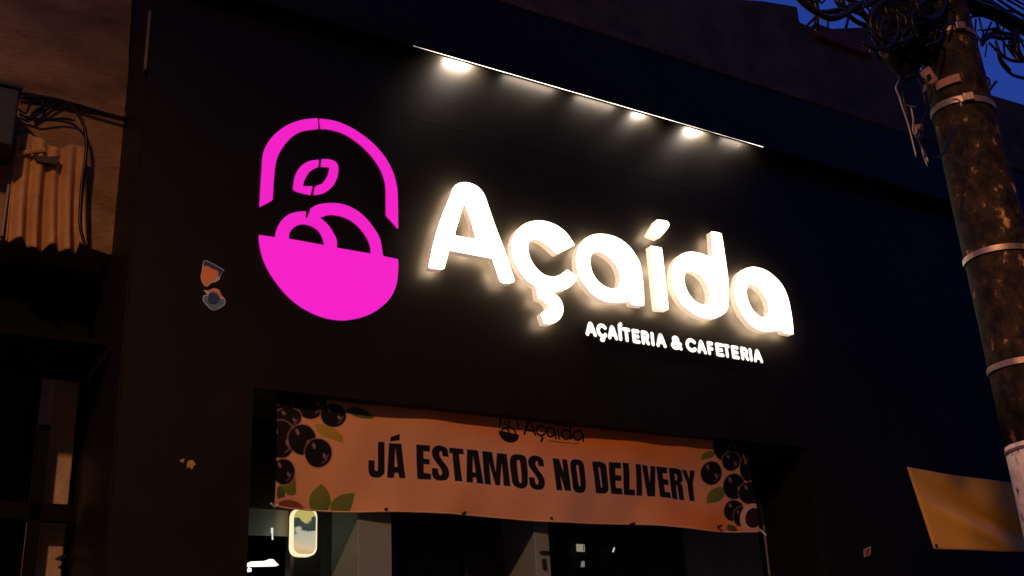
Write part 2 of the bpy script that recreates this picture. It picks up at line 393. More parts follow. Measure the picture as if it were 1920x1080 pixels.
letter('glowing capital A', 0.32, [
 trace([(72, 825), (82, 844), (110, 850), (190, 857), (208, 850), (218, 830), (258, 682, 1), (655, 757, 1), (722, 955), (735, 976), (765, 984), (830, 983), (852, 972), (857, 950), (835, 880), (775, 700), (690, 480), (620, 280), (585, 180), (540, 115), (480, 75), (410, 57), (345, 66), (303, 96), (278, 150), (245, 235), (200, 345), (140, 520), (95, 700)], s, 790, 330, YFACE),
 trace([(395, 245, 1), (305, 545, 1), (511, 583, 1), (475, 460), (430, 325)], s, 790, 330, YFACE)])
letter('glowing c with cedilla', 0.7, [
 trace([(727, 290, 1), (650, 180), (560, 110), (470, 75), (390, 65), (300, 80), (235, 115), (185, 170), (155, 240), (147, 320), (160, 405), (200, 495), (250, 570), (310, 630), (372, 672, 1), (376, 715), (388, 780, 1), (440, 802), (474, 842), (482, 872, 1), (412, 920, 1), (444, 1012, 1), (520, 1012), (575, 985), (612, 930), (620, 870), (605, 810), (570, 763), (528, 733, 1), (540, 715, 1), (620, 705), (690, 670), (735, 620), (748, 580, 1), (657, 515, 1), (600, 560), (530, 582), (450, 565), (380, 510), (320, 420), (298, 330), (305, 275), (335, 240), (380, 238), (440, 265), (500, 315), (545, 358), (572, 370, 1)], s, 930, 400, YFACE)])
letter('first glowing a', 0.65, [
 trace([(888, 920, 1), (747, 903, 1), (738, 862, 1), (640, 875), (560, 882), (470, 870), (380, 835), (300, 775), (235, 700), (180, 620), (140, 520), (125, 430), (130, 340), (152, 265), (190, 200), (245, 148), (320, 117), (400, 110), (480, 118), (570, 145), (650, 190), (730, 260), (795, 350), (845, 450), (870, 600), (884, 760)], 6, 1060, 420, YFACE),
 trace([(345, 307), (300, 340), (282, 400), (285, 460), (310, 550), (360, 630), (430, 690), (500, 722), (560, 728), (595, 700), (615, 640), (612, 560), (580, 470), (520, 395), (440, 335), (390, 312)], 6, 1060, 420, YFACE)])
letter('glowing i with acute accent', 1.1, [
 trace([(145, 297, 1), (232, 313), (252, 332), (270, 480), (305, 800), (311, 887, 1), (207, 880, 1)], s, 1190, 400, YFACE)],
 [trace([(205, 57, 1), (292, 68), (318, 98), (303, 143), (225, 229, 1), (125, 192, 1)], s, 1190, 400, YFACE)])
letter('glowing d', 0.8, [
 trace([(705, 165, 1), (782, 179), (804, 208), (830, 370), (860, 590), (868, 740), (863, 850), (840, 905), (790, 945), (720, 965), (640, 960), (560, 930), (490, 880), (430, 820), (385, 745), (352, 655), (343, 560), (352, 485), (378, 425), (415, 385), (460, 362), (520, 353), (580, 360), (640, 378), (722, 418, 1)], s, 1190, 400, YFACE),
 trace([(485, 525), (462, 570), (462, 640), (490, 720), (540, 790), (600, 832), (660, 843), (685, 815), (692, 750), (675, 670), (635, 600), (580, 550), (525, 527)], s, 1190, 400, YFACE)])
letter('last glowing a', 0.75, [
 trace([(270, 140), (330, 102), (400, 80), (470, 75), (560, 95), (650, 135), (740, 205), (820, 290), (880, 390), (925, 510), (960, 680), (985, 860), (993, 983, 1), (857, 962, 1), (845, 925, 1), (715, 936), (630, 940), (540, 925), (450, 880), (380, 815), (315, 730), (265, 640), (225, 540), (208, 440), (208, 330), (228, 220)], 7.2, 1350, 490, YFACE),
 trace([(395, 305), (365, 370), (362, 440), (385, 530), (430, 630), (490, 700), (550, 745), (610, 762), (650, 715), (662, 650), (655, 570), (620, 480), (560, 395), (490, 335), (440, 310)], 7.2, 1350, 490, YFACE)])

# ------------------------------------------------------------------ the pink bowl emblem
YL = -0.035; s = 2.571
YL = -0.014
LOGO = dict(
 arch_left=[[(350, 55, 1), (280, 62), (210, 85), (150, 125), (108, 175), (85, 230), (77, 320), (67, 486, 1), (132, 451, 1), (138, 350), (150, 260), (175, 205), (215, 155), (270, 120), (352, 108, 1)]],
 arch_right=[[(355, 57, 1), (430, 68), (500, 95), (565, 135), (625, 185), (675, 245), (710, 310), (728, 370), (735, 430), (737, 592, 1), (677, 525, 1), (676, 400), (665, 340), (640, 285), (595, 225), (535, 170), (470, 130), (400, 110), (362, 108, 1)]],
 ring_left=[[(355, 255, 1), (310, 262), (270, 285), (243, 325), (233, 370), (236, 405), (315, 428, 1), (325, 383, 1), (278, 383, 1), (285, 355), (305, 320), (330, 300), (352, 291, 1)]],
 ring_right=[[(368, 252, 1), (410, 255), (440, 270), (449, 300), (440, 350), (415, 390), (375, 418), (328, 427, 1), (338, 385), (370, 370), (395, 335), (406, 293, 1), (362, 290, 1)]],
 bowl=[[(66, 618, 1), (143, 629, 1), (150, 595), (170, 555), (205, 522), (245, 508), (293, 504, 1), (290, 533, 1), (299, 537, 1), (315, 490, 1), (350, 472), (410, 464), (470, 470), (530, 495), (580, 535), (620, 585), (650, 640), (664, 720, 1), (737, 735, 1), (737, 790), (728, 860), (700, 920), (650, 970), (590, 1005), (520, 1025), (450, 1030), (370, 1015), (290, 980), (220, 930), (160, 865), (110, 790), (80, 720), (66, 650)],
       [(210, 636, 1), (215, 605), (240, 578), (275, 567), (315, 575), (350, 598), (370, 630), (380, 667, 1)],
       [(360, 535, 1), (400, 523), (440, 525), (490, 540), (540, 575), (580, 625), (600, 670), (605, 708, 1), (442, 680, 1), (440, 640), (420, 600), (395, 565)]])
emb = empty('bowl_emblem', (2.3, -0.005, 4.3), 'hot pink glowing emblem of a bowl with fruit under a broken arch', 'sign')
for k, loops in LOGO.items():
    nm = k.split('_')[0]
    e = bpy.data.objects.new(nm, None); C.objects.link(e); e.parent = emb; e.empty_display_size = 0.1
    slab_parts([round_corners(trace(l, s, 460, 200, YL), 0.012) for l in loops], YL, -0.004, M_pink, M_pinks, e, nm+'_face', nm+'_edge')

# ------------------------------------------------------------------ tagline, small raised letters
def arc(cx, cy, rx, ry, a0, a1, n=14):
    return [(cx+rx*math.cos(math.radians(a0+(a1-a0)*k/n)), cy+ry*math.sin(math.radians(a0+(a1-a0)*k/n))) for k in range(n+1)]
G = {   # strokes in a box one unit high; x runs 0..width
 'A': (0.86, [[(0, 0), (0.34, 0.92), (0.43, 1.0), (0.52, 0.92), (0.86, 0)], [(0.14, 0.33), (0.72, 0.33)]]),
 'C': (0.86, [arc(0.5, 0.5, 0.48, 0.5, 42, 318, 22)]),
 'Ç': (0.86, [arc(0.5, 0.5, 0.48, 0.5, 42, 318, 22), [(0.48, 0), (0.46, -0.12), (0.58, -0.2), (0.52, -0.34), (0.36, -0.36)]]),
 'Í': (0.16, [[(0.08, 0), (0.08, 1.0)], [(0.08, 1.24), (0.24, 1.42)]]),
 'I': (0.16, [[(0.08, 0), (0.08, 1.0)]]),
 'T': (0.76, [[(0, 1), (0.76, 1)], [(0.38, 1), (0.38, 0)]]),
 'E': (0.6, [[(0.6, 1), (0, 1), (0, 0), (0.6, 0)], [(0, 0.5), (0.52, 0.5)]]),
 'F': (0.6, [[(0.6, 1), (0, 1), (0, 0)], [(0, 0.47), (0.52, 0.47)]]),
 'R': (0.68, [[(0, 0), (0, 1), (0.36, 1)] + arc(0.36, 0.72, 0.28, 0.28, 90, -90, 10) + [(0, 0.44)], [(0.34, 0.44), (0.66, 0)]]),
 '&': (0.86, [[(0.86, 0.0), (0.2, 0.74)] + arc(0.4, 0.8, 0.22, 0.2, 190, -20, 10) + [(0.5, 0.62), (0.2, 0.46)] + arc(0.32, 0.22, 0.3, 0.23, 120, 300, 10) + [(0.66, 0.1), (0.84, 0.42)]]),
}
tagl = empty('tagline_sign', (4.1, -0.005, 4.03), 'small white raised letters reading AÇAÍTERIA & CAFETERIA under the shop name', 'sign')
TXT = 'AÇAÍTERIA&CAFETERIA'
TX = [(95, 205), (203, 308), (312, 412), (424, 448), (458, 540), (553, 630), (642, 724), (740, 765), (785, 885), (928, 1040), (1074, 1180), (1186, 1277), (1287, 1350), (1368, 1448), (1445, 1510), (1523, 1598), (1613, 1692), (1700, 1722), (1735, 1826)]
YT = -0.014
zb = xz(1098, 629, YT)[1]; sw = 0.0145
hh = (xz(1109, 603.5, YT)[1] - zb) - 2*sw
for ch, (a, b) in zip(TXT, TX):
    pa = xz(1080+a/5.19, 628+(1080+a/5.19-1098)*0.1676, YT)[0]; pb = xz(1080+b/5.19, 628+(1080+b/5.19-1098)*0.1676, YT)[0]
    w0, strokes = G[ch]; wid = (pb-pa)-2*sw; sc = max(wid, 0.004)/w0 if ch not in 'IÍ' else 1.0
    if ch in 'IÍ': pa = (pa+pb)/2-sw-0.08*hh; sc = hh
    h = 0.0035; X, Z = np.meshgrid(np.arange(pa-0.05, pb+0.12, h), np.arange(zb-0.12, zb+hh*1.6+0.05, h))
    D = np.full(X.shape, 1e9)
    for st in strokes: D = np.minimum(D, sd_seg(X, Z, [(pa+sw+p[0]*sc, zb+sw+p[1]*hh) for p in st])-sw)
    lps = contours(D, X[0, 0], Z[0, 0], h)
    outs = [l for l in lps if area(l)*area(max(lps, key=lambda q: abs(area(q)))) > 0]
    ins = [l for l in lps if l not in outs]
    e = bpy.data.objects.new('letter', None); C.objects.link(e); e.parent = tagl; e.empty_display_size = 0.05
    e['label'] = 'small ampersand' if ch == '&' else 'small capital '+ch
    for o in outs:
        hs = [i for i in ins if sd_poly(np.array([[i[0][0]]]), np.array([[i[0][1]]]), o)[0, 0] < 0]
        slab_parts([o]+hs, YT, -0.004, M_small, M_joint, e)

# ------------------------------------------------------------------ printed banner
YBN = YB
def bp(px, py): return xz(px, py, YBN)
BX0, BX1 = bp(516, 945)[0], bp(1423, 995)[0]; BZ0, BZ1 = bp(1000, 975)[1], bp(800, 742)[1]+0.02
nx, nz = 1300, 300
X, Z = np.meshgrid(np.linspace(BX0, BX1, nx), np.linspace(BZ0, BZ1, nz))
U = (X-BX0)/(BX1-BX0); V = (Z-BZ0)/(BZ1-BZ0)
col = np.zeros((nz, nx, 3))
base = np.array([0.64, 0.33, 0.16]); orange = np.array([0.74, 0.21, 0.025]); pale = np.array([0.66, 0.38, 0.26])
col[:] = base
def mixc(mask, c): 
    global col
    col = col*(1-mask[..., None]) + np.array(c)*mask[..., None]
sw1 = np.exp(-((V-(1.15-1.4*(U-0.1)))/0.13)**2)*(U > 0.02)
mixc(0.95*sw1*np.clip((V-0.35)*3, 0, 1), orange)
mixc(0.9*np.exp(-((V-(0.98-1.3*(U-0.42)))/0.16)**2)*np.clip((V-0.55)*4, 0, 1), orange)
mixc(0.75*np.exp(-(((U-0.72)/0.16)**2+((V-0.78)/0.2)**2)), orange)
mixc(0.8*np.exp(-(((U-0.86)/0.13)**2+((V-0.08)/0.16)**2)), orange)
mixc(0.5*np.exp(-(((U-0.6)/0.12)**2+((V-0.2)/0.3)**2)), pale)
mixc(0.5*np.exp(-(((U-0.42)/0.12)**2+((V-0.62)/0.2)**2)), pale)
mixc(0.45*np.exp(-(((U-0.26)/0.2)**2+((V-0.1)/0.2)**2)), (0.50, 0.27, 0.12))
AA = (BX1-BX0)/nx*0.8
def fill(D, c, soft=AA, k=1.0): mixc(np.clip(0.5-D/(2*soft), 0, 1)*k, c)
def sub(poly, pad=0.05):
    P = np.array(poly); a = (P[:, 0].min()-pad, P[:, 0].max()+pad, P[:, 1].min()-pad, P[:, 1].max()+pad)
    return (slice(max(0, int((a[2]-BZ0)/(BZ1-BZ0)*nz)), min(nz, int((a[3]-BZ0)/(BZ1-BZ0)*nz)+2)), slice(max(0, int((a[0]-BX0)/(BX1-BX0)*nx)), min(nx, int((a[1]-BX0)/(BX1-BX0)*nx)+2)))
def paint_loops(loops, c, glow=None):
    sl = sub(sum([list(map(tuple, l)) for l in loops], [])); x, z = X[sl], Z[sl]
    if x.size == 0: return
    D = sd_poly(x, z, loops[0])
    for h_ in loops[1:]: D = np.maximum(D, -sd_poly(x, z, h_))
    if glow is not None:
        k = np.clip(1-np.abs(D-0.004)/0.008, 0, 1)*0.55; col[sl] = col[sl]*(1-k[..., None]) + np.array(glow)*k[..., None]
    k = np.clip(0.5-D/(2*AA), 0, 1); col[sl] = col[sl]*(1-k[..., None]) + np.array(c)*k[..., None]
def tr(pts, s, ox, oy, n=4): return [bp(p[0]/s+ox, p[1]/s+oy) for p in outline(pts, n)]
INK = (0.010, 0.009, 0.010); PGL = (0.62, 0.40, 0.36)
# fruit and leaves
LEAF = (0.17, 0.20, 0.03); LEAF2 = (0.10, 0.15, 0.04); YEL = (0.40, 0.30, 0.04)
sL = 4.154; oL = (510, 720)
def leaf(pts, s, ox, oy, c, c2):
    lp = tr(pts, s, ox, oy); paint_loops([lp], c)
    P = np.array(lp); m = P.mean(0); sl = sub(lp); x, z = X[sl], Z[sl]; D = sd_poly(x, z, lp)
    k = np.clip(0.5-D/(2*AA), 0, 1)*np.clip(0.5+(x-m[0])*5+(m[1]-z)*6, 0, 1); col[sl] = col[sl]*(1-k[..., None])+np.array(c2)*k[..., None]
leaf([(330, 310, 1), (380, 310), (480, 340), (545, 400), (552, 455, 1), (450, 420), (370, 385)], sL, *oL, YEL, (0.34, 0.24, 0.03))
leaf([(392, 762, 1), (440, 810), (468, 880), (462, 925), (440, 965), (330, 965), (305, 900), (320, 830)], sL, *oL, LEAF, LEAF2)
leaf([(650, 835, 1), (640, 900), (615, 975, 1), (470, 965, 1), (470, 910), (520, 860), (580, 840)], sL, *oL, LEAF, LEAF2)
leaf([(185, 710, 1), (198, 800), (190, 850), (130, 850), (70, 800), (60, 770, 1)], sL, *oL, LEAF, LEAF2)
leaf([(575, 205, 1), (640, 170), (740, 200), (800, 265, 1), (700, 262), (630, 240)], sL, *oL, LEAF2, (0.06, 0.1, 0.03))
leaf([(55, 790), (105, 830), (100, 890), (60, 910, 1), (40, 850)], sL, *oL, LEAF2, (0.05, 0.06, 0.02))
sR = 5.144; oR = (1290, 800)
leaf([(185, 728, 1), (190, 660), (230, 600), (310, 570), (370, 590, 1), (350, 660), (290, 712)], sR, *oR, LEAF, LEAF2)
leaf([(130, 315, 1), (145, 260), (210, 230), (270, 235, 1), (240, 285), (180, 305)], sR, *oR, LEAF, LEAF2)
leaf([(385, 975, 1), (390, 930), (450, 945), (485, 990, 1), (430, 996)], sR, *oR, LEAF2, (0.05, 0.06, 0.02))
def berry(cx, cy, rx, ry, s, o, hl=((-0.35, -0.5, 0.22), (0.45, 0.2, 0.2)), tone=(0.008, 0.006, 0.008)):
    c = [(cx+rx*math.cos(t), cy+ry*math.sin(t)) for t in np.linspace(0, 2*math.pi, 24, endpoint=False)]
    lp = [bp(p[0]/s+o[0], p[1]/s+o[1]) for p in c]; paint_loops([lp], tone, (0.34, 0.19, 0.13))
    for hx, hy, hr in hl:
        a = cx+hx*rx; b = cy+hy*ry
        c = [(a+rx*hr*0.62*math.cos(t)+rx*hr*0.3*math.sin(t), b+ry*hr*math.sin(t)) for t in np.linspace(0, 2*math.pi, 12, endpoint=False)]
        paint_loops([[bp(p[0]/s+o[0], p[1]/s+o[1]) for p in c]], (0.20, 0.13, 0.14))
    c = [(cx+rx*0.78*math.cos(t), cy+ry*0.78*math.sin(t)) for t in np.linspace(0.1, 1.2, 8)] + [(cx+rx*0.7*math.cos(t), cy+ry*0.7*math.sin(t)) for t in np.linspace(1.2, 0.1, 8)]
    paint_loops([[bp(p[0]/s+o[0], p[1]/s+o[1]) for p in c]], (0.15, 0.09, 0.09))
for a in ((140, 80, 110, 110), (60, 230, 120, 60), (300, 120, 130, 150), (480, 240, 100, 92), (130, 260, 100, 80), (70, 430, 110, 150), (235, 430, 108, 118), (362, 530, 104, 110), (90, 680, 92, 98)): berry(*a, sL, oL)
for a in ((360, 180, 120, 150), (500, 260, 120, 120), (230, 440, 98, 112), (420, 330, 90, 90), (590, 400, 80, 130), (450, 570, 108, 124), (600, 640, 110, 110), (440, 800, 92, 100), (500, 860, 60, 90), (650, 200, 120, 140)): berry(*a, sR, oR)
# split fruits at the lower corners
def ell(cx, cy, rx, ry, s, o, c):
    q = [(cx+rx*math.cos(t), cy+ry*math.sin(t)) for t in np.linspace(0, 2*math.pi, 32, endpoint=False)]
    paint_loops([[bp(p[0]/s+o[0], p[1]/s+o[1]) for p in q]], c)
ell(610, 880, 115, 138, sR, oR, (0.66, 0.42, 0.27)); ell(625, 880, 82, 95, sR, oR, (0.03, 0.015, 0.012))
ell(160, 960, 160, 92, sL, oL, (0.62, 0.30, 0.22)); ell(150, 985, 130, 95, sL, oL, (0.20, 0.07, 0.03))
# small printed logo and name
for k, loops in LOGO.items():
    def q(p): # emblem squeezed to its printed size
        u = (p[0]-66)/671; v = (p[1]-55-u*62)/975
        px = 935+u*38; py = 777+v*52+u*4
        return (px, py)+tuple(p[2:])
    paint_loops([[bp(*p[:2]) for p in outline([q(p) for p in l], 3)] for l in loops], INK)
def mini(pts, w):
    P = [bp(*p) for p in pts]; sl = sub(P); D = sd_seg(X[sl], Z[sl], P)-w
    k = np.clip(0.5-D/(2*AA), 0, 1); col[sl] = col[sl]*(1-k[..., None])+np.array(INK)*k[..., None]
def e_(cx, cy, rx, ry, a0=0, a1=360): return [(cx+rx*math.cos(math.radians(t)), cy+ry*math.sin(math.radians(t))) for t in np.linspace(a0, a1, 18)]
w = 0.0075
mini([(983, 813), (989, 794), (992, 790), (995, 794), (1003, 815)], w); mini([(985, 806), (1000, 808)], w)
mini(e_(1014, 807, 9, 9, -45, -320), w); mini([(1013, 816), (1017, 821), (1014, 827)], w)
mini(e_(1033, 809, 8.5, 8.5), w); mini([(1041.5, 809), (1044, 821)], w)
mini([(1049, 805), (1050.5, 821)], w); mini([(1049, 796), (1053, 792)], w)
mini(e_(1065, 813, 8.5, 8.5), w); mini([(1071.5, 796), (1074, 821)], w)
mini(e_(1086, 815, 8.5, 8.5), w); mini([(1094.5, 816), (1096, 826)], w)
for k_ in range(14):
    a = 1028+k_*4.4; mini([(a, 826+(a-1028)*0.075), (a+2.2, 826.2+(a-1028)*0.075)], 0.003)
# headline
sA = 5.647; oA = (680, 800); sB = 6.4; oB = (1020, 830)
def HL(loops, s, o): paint_loops([tr(l, s, *o) for l in loops], INK, PGL)
c = lambda *p: [(a, b, 1) for a, b in p]
HL([c((168, 152), (243, 155)) + [(245, 455), (232, 495), (200, 525), (150, 530), (100, 515), (75, 480), (68, 440)] + c((66, 345), (136, 348)) + [(138, 430), (150, 458), (164, 455), (170, 430)]], sA, oA)
HL([c((290, 165), (420, 177), (467, 547), (400, 545), (386, 487), (350, 483), (344, 540), (270, 535)), c((360, 232), (350, 416), (382, 422))], sA, oA)
HL([c((400, 72), (402, 142), (303, 152), (303, 105))], sA, oA)
HL([c((568, 193), (712, 205), (716, 272), (648, 265), (652, 343), (716, 350), (720, 408), (656, 400), (660, 492), (736, 504), (738, 568), (592, 558))], sA, oA)
def Sglyph(x0, x1, y0, y1, t0, s, o):
    """heavy condensed S between two slanted sides"""
    w_ = x1-x0; h_ = y1-y0
    P = [(0.96, 0.31, 1), (0.60, 0.295, 1), (0.585, 0.2), (0.51, 0.155), (0.44, 0.2), (0.46, 0.29), (0.62, 0.42), (0.86, 0.56), (0.99, 0.72), (0.97, 0.87), (0.82, 0.97), (0.52, 1.0), (0.22, 0.965), (0.06, 0.86), (0.03, 0.64, 1), (0.38, 0.655, 1), (0.40, 0.78), (0.50, 0.845), (0.60, 0.79), (0.56, 0.69), (0.40, 0.57), (0.14, 0.41), (0.0, 0.26), (0.02, 0.13), (0.16, 0.035), (0.42, 0.0), (0.74, 0.03), (0.93, 0.13)]
    HL([[(x0+p[0]*w_, y0+p[1]*h_+(p[0]-0.5)*t0)+tuple(p[2:]) for p in P]], s, o)
Sglyph(737, 921, 207, 582, 14, sA, oA)
HL([c((916, 227), (1066, 240), (1073, 302), (1022, 298), (1052, 594), (976, 590), (952, 290), (921, 286))], sA, oA)
HL([c((1106, 243), (1222, 253), (1282, 613), (1208, 608), (1200, 550), (1166, 546), (1163, 604), (1094, 600)), c((1168, 315), (1164, 490), (1196, 495))], sA, oA)
HL([c((1268, 258), (1376, 268), (1412, 472), (1428, 275), (1532, 285), (1560, 632), (1490, 626), (1478, 390), (1452, 626), (1406, 622), (1344, 385), (1360, 620), (1292, 614))], sA, oA)
HL([[(1640, 287), (1700, 300), (1728, 340), (1736, 440), (1738, 560), (1728, 620), (1695, 648), (1650, 650), (1605, 632), (1578, 590), (1566, 480), (1558, 370), (1572, 315), (1600, 290)], [(1645, 350), (1632, 365), (1636, 470), (1646, 570), (1660, 592), (1672, 575), (1668, 450), (1660, 365)]], sA, oA)
Sglyph(1744, 1916, 303, 662, 14, sA, oA)
HL([c((92, 180), (172, 188), (218, 350), (206, 192), (268, 197), (304, 578), (228, 572), (180, 400), (198, 570), (130, 566))], sB, oB)
HL([[(385, 197), (440, 208), (474, 250), (482, 330), (496, 510), (488, 570), (455, 598), (410, 602), (360, 588), (328, 545), (318, 460), (302, 290), (312, 225), (345, 200)], [(388, 268), (376, 285), (385, 400), (400, 500), (412, 523), (424, 505), (416, 400), (404, 290)]], sB, oB)
HL([c((588, 222)) + [(690, 226), (745, 255), (768, 320), (790, 530), (778, 590), (745, 612), (700, 613)] + c((628, 605)), c((668, 290)) + [(684, 296), (692, 330), (708, 500), (710, 528), (702, 540)] + c((694, 538))], sB, oB)
HL([c((782, 235), (918, 247), (925, 322), (862, 315), (868, 392), (934, 400), (940, 468), (874, 460), (884, 545), (955, 554), (968, 628), (822, 618))], sB, oB)
HL([c((934, 250), (1008, 256), (1046, 565), (1108, 572), (1118, 640), (986, 632))], sB, oB)
HL([c((1090, 265), (1160, 270), (1198, 645), (1132, 642))], sB, oB)
HL([c((1170, 272), (1240, 280), (1278, 490), (1280, 280), (1344, 287), (1344, 655), (1254, 650))], sB, oB)
HL([c((1352, 285), (1484, 296), (1490, 372), (1434, 367), (1442, 435), (1500, 442), (1508, 512), (1450, 505), (1462, 590), (1526, 598), (1538, 668), (1402, 658))], sB, oB)
HL([c((1504, 298)) + [(1600, 303), (1655, 325), (1672, 380), (1684, 440), (1655, 485, 1), (1682, 510), (1706, 684, 1), (1642, 680, 1), (1618, 520), (1600, 510, 1), (1620, 678, 1)] + c((1550, 670)), c((1580, 368)) + [(1600, 375), (1612, 410), (1608, 440)] + c((1590, 447))], sB, oB)
HL([c((1662, 315), (1726, 322), (1760, 425), (1766, 320), (1826, 326), (1808, 470), (1826, 690), (1768, 688), (1742, 480))], sB, oB)
# cloth shape: gentle ripples, bottom hem slack, corners pulled
rip = 0.012*np.sin(U*9+V*1.3)*(0.4+0.6*V) + 0.006*np.sin(U*31+V*3.0) + 0.010*np.sin((U*1.4-V*0.8)*8+1.0) + 0.004*np.sin(U*57-V*6)
rip *= (1-0.55*V)
rip += 0.012*np.exp(-((U-0.13-0.16*(1-V))/0.035)**2)*V + 0.015*np.exp(-((U-0.75+0.25*V)/0.04)**2)
Yb = YBN + rip + 0.02*(1-V)**6*np.sin(U*22)
Zb = Z - 0.010*np.sin(U*math.pi*5)*(1-V) + 0.0
Nv = nx*nz
me = bpy.data.meshes.new('banner')
co = np.stack([X, Yb, Zb], -1).reshape(-1, 3)
idx = np.arange(Nv).reshape(nz, nx); q = np.stack([idx[:-1, :-1], idx[:-1, 1:], idx[1:, 1:], idx[1:, :-1]], -1).reshape(-1, 4)
orig = Vector(((BX0+BX1)/2, YBN, BZ0))
co = co-np.array(orig)
me.vertices.add(Nv); me.vertices.foreach_set('co', co.ravel().astype(np.float32))
me.loops.add(q.size); me.loops.foreach_set('vertex_index', q.ravel().astype(np.int32))
me.polygons.add(len(q)); me.polygons.foreach_set('loop_start', np.arange(0, q.size, 4, dtype=np.int32)); me.polygons.foreach_set('use_smooth', np.ones(len(q), bool))
me.update(); me.validate()
ca = me.color_attributes.new('print', 'FLOAT_COLOR', 'POINT')
ca.data.foreach_set('color', np.concatenate([col.reshape(-1, 3), np.ones((Nv, 1))], 1).ravel().astype(np.float32))
M_ban = bpy.data.materials.new('printed_vinyl'); M_ban.use_nodes = True; t = M_ban.node_tree; b = t.nodes['Principled BSDF']
an = t.nodes.new('ShaderNodeAttribute'); an.attribute_name = 'print'; t.links.new(an.outputs['Color'], b.inputs['Base Color']); b.inputs['Roughness'].default_value = 0.7
b.inputs['Specular IOR Level'].default_value = 0.12
me.materials.append(M_ban)
ban = empty('banner', orig, 'orange printed cloth banner reading JÁ ESTAMOS NO DELIVERY hung across the doorway', 'banner')
link(bpy.data.objects.new('cloth', me), ban)
M_hem = mat('pale_hem', (0.72, 0.45, 0.25), 0.47)
bm = bmesh.new()
row = [co[idx[0, k]]+np.array(orig) for k in range(0, nx, 10)]
tube(bm, [(p[0], p[1]-0.001, p[2]+0.002) for p in row], 0.0042, 5); bm_obj('hem', bm, M_hem, ban)
for px, py in ((725, 954), (873, 961), (1035, 971), (1190, 981), (1353, 986)):
    p = at(px, py, YBN-0.03); bm = bmesh.new()
    tube(bm, [(p[0], p[1], p[2]), (p[0], p[1]+0.045, p[2])], 0.008, 10); bm_obj('eyelet', bm, M_darkmetal, ban)
for a, m_, e in (((1424, 992), (1430, 998), (1437, 1004)), ((522, 946), (516, 950), (508, 944))):
    bm = bmesh.new(); tube(bm, smooth_path([at(*a, YBN), at(*m_, YBN-0.01), at(*e, YBN-0.03)]), 0.006, 6); bm_obj('tie_cord', bm, M_cord, ban)

# ------------------------------------------------------------------ things in the doorway
def rrect(px0, py0, px1, py1, y, rad=0.3):
    x0, z1 = xz(px0, py0, y); x1, z0 = xz(px1, py1, y)
    pts = [(x0, z0), (x1, z0), (x1, z1), (x0, z1)]; r = rad*(x1-x0)
    o = []
    for i in range(4):
        a, b_, c_ = np.array(pts[i-1]), np.array(pts[i]), np.array(pts[(i+1) % 4])
        ua = (a-b_)/np.linalg.norm(a-b_); uc = (c_-b_)/np.linalg.norm(c_-b_)
        for t in np.linspace(0, 1, 8): o.append(tuple((1-t)**2*(b_+ua*r)+2*t*(1-t)*b_+t*t*(b_+uc*r)))
    return o
YS = 0.34
lb = empty('light_box', tuple(at(571, 1042, YS)), 'upright rounded light box with leaf picture glowing beside the doorway column', 'sign')
lo_ = rrect(549, 951, 594, 1043, YS, 0.38)
M_rim = mat('lit_rim', (0.8, 0.8, 0.7), 0.4, emit=(1.0, 0.88, 0.52), es=0.95)
flat('rim', lo_, YS, M_rim, lb, thick=0.05)
m = bpy.data.materials.new('lit_leaf_picture'); m.use_nodes = True; t = m.node_tree; b = t.nodes['Principled BSDF']
x0, z1 = xz(549, 951, YS); x1, z0 = xz(594, 1043, YS)
g = t.nodes.new('ShaderNodeNewGeometry'); sx = t.nodes.new('ShaderNodeSeparateXYZ'); t.links.new(g.outputs['Position'], sx.inputs[0])
nz_ = t.nodes.new('ShaderNodeTexNoise'); nz_.inputs['Scale'].default_value = 14; nz_.inputs['Detail'].default_value = 2.5; t.links.new(g.outputs['Position'], nz_.inputs['Vector'])
mr = t.nodes.new('ShaderNodeMapRange'); mr.inputs[1].default_value = z0; mr.inputs[2].default_value = z1; t.links.new(sx.outputs['Z'], mr.inputs[0])
ad = t.nodes.new('ShaderNodeMath'); ad.operation = 'MULTIPLY_ADD'; ad.inputs[1].default_value = 0.55; t.links.new(nz_.outputs['Fac'], ad.inputs[0]); t.links.new(mr.outputs[0], ad.inputs[2])
rr = t.nodes.new('ShaderNodeValToRGB'); cr = rr.color_ramp
for pos, cc in ((0.30, (0.55, 0.30, 0.14)), (0.42, (0.62, 0.46, 0.27)), (0.62, (0.50, 0.44, 0.32)), (0.86, (0.42, 0.40, 0.30)), (0.89, (0.035, 0.045, 0.045)), (1.13, (0.05, 0.055, 0.04)), (1.16, (0.50, 0.44, 0.12))):
    if pos > 1: pos = min(pos, 1.0)
for e_i, (pos, cc) in enumerate(((0.20, (0.60, 0.36, 0.18)), (0.33, (0.66, 0.50, 0.30)), (0.50, (0.50, 0.46, 0.34)), (0.60, (0.45, 0.42, 0.30)), (0.63, (0.03, 0.042, 0.05)), (0.80, (0.05, 0.055, 0.04)), (0.83, (0.48, 0.42, 0.12)))):
    el = cr.elements[e_i] if e_i < 2 else cr.elements.new(pos); el.position = pos; el.color = (*cc, 1)
ml = t.nodes.new('ShaderNodeMath'); ml.operation = 'MULTIPLY'; ml.inputs[1].default_value = 0.78; t.links.new(ad.outputs[0], ml.inputs[0]); t.links.new(ml.outputs[0], rr.inputs[0])
t.links.new(rr.outputs[0], b.inputs['Emission Color']); b.inputs['Emission Strength'].default_value = 1.0; b.inputs['Base Color'].default_value = (0.1, 0.1, 0.1, 1)
flat('picture', rrect(551.5, 955.5, 591.5, 1039.5, YS-0.003, 0.36), YS-0.003, m, lb)
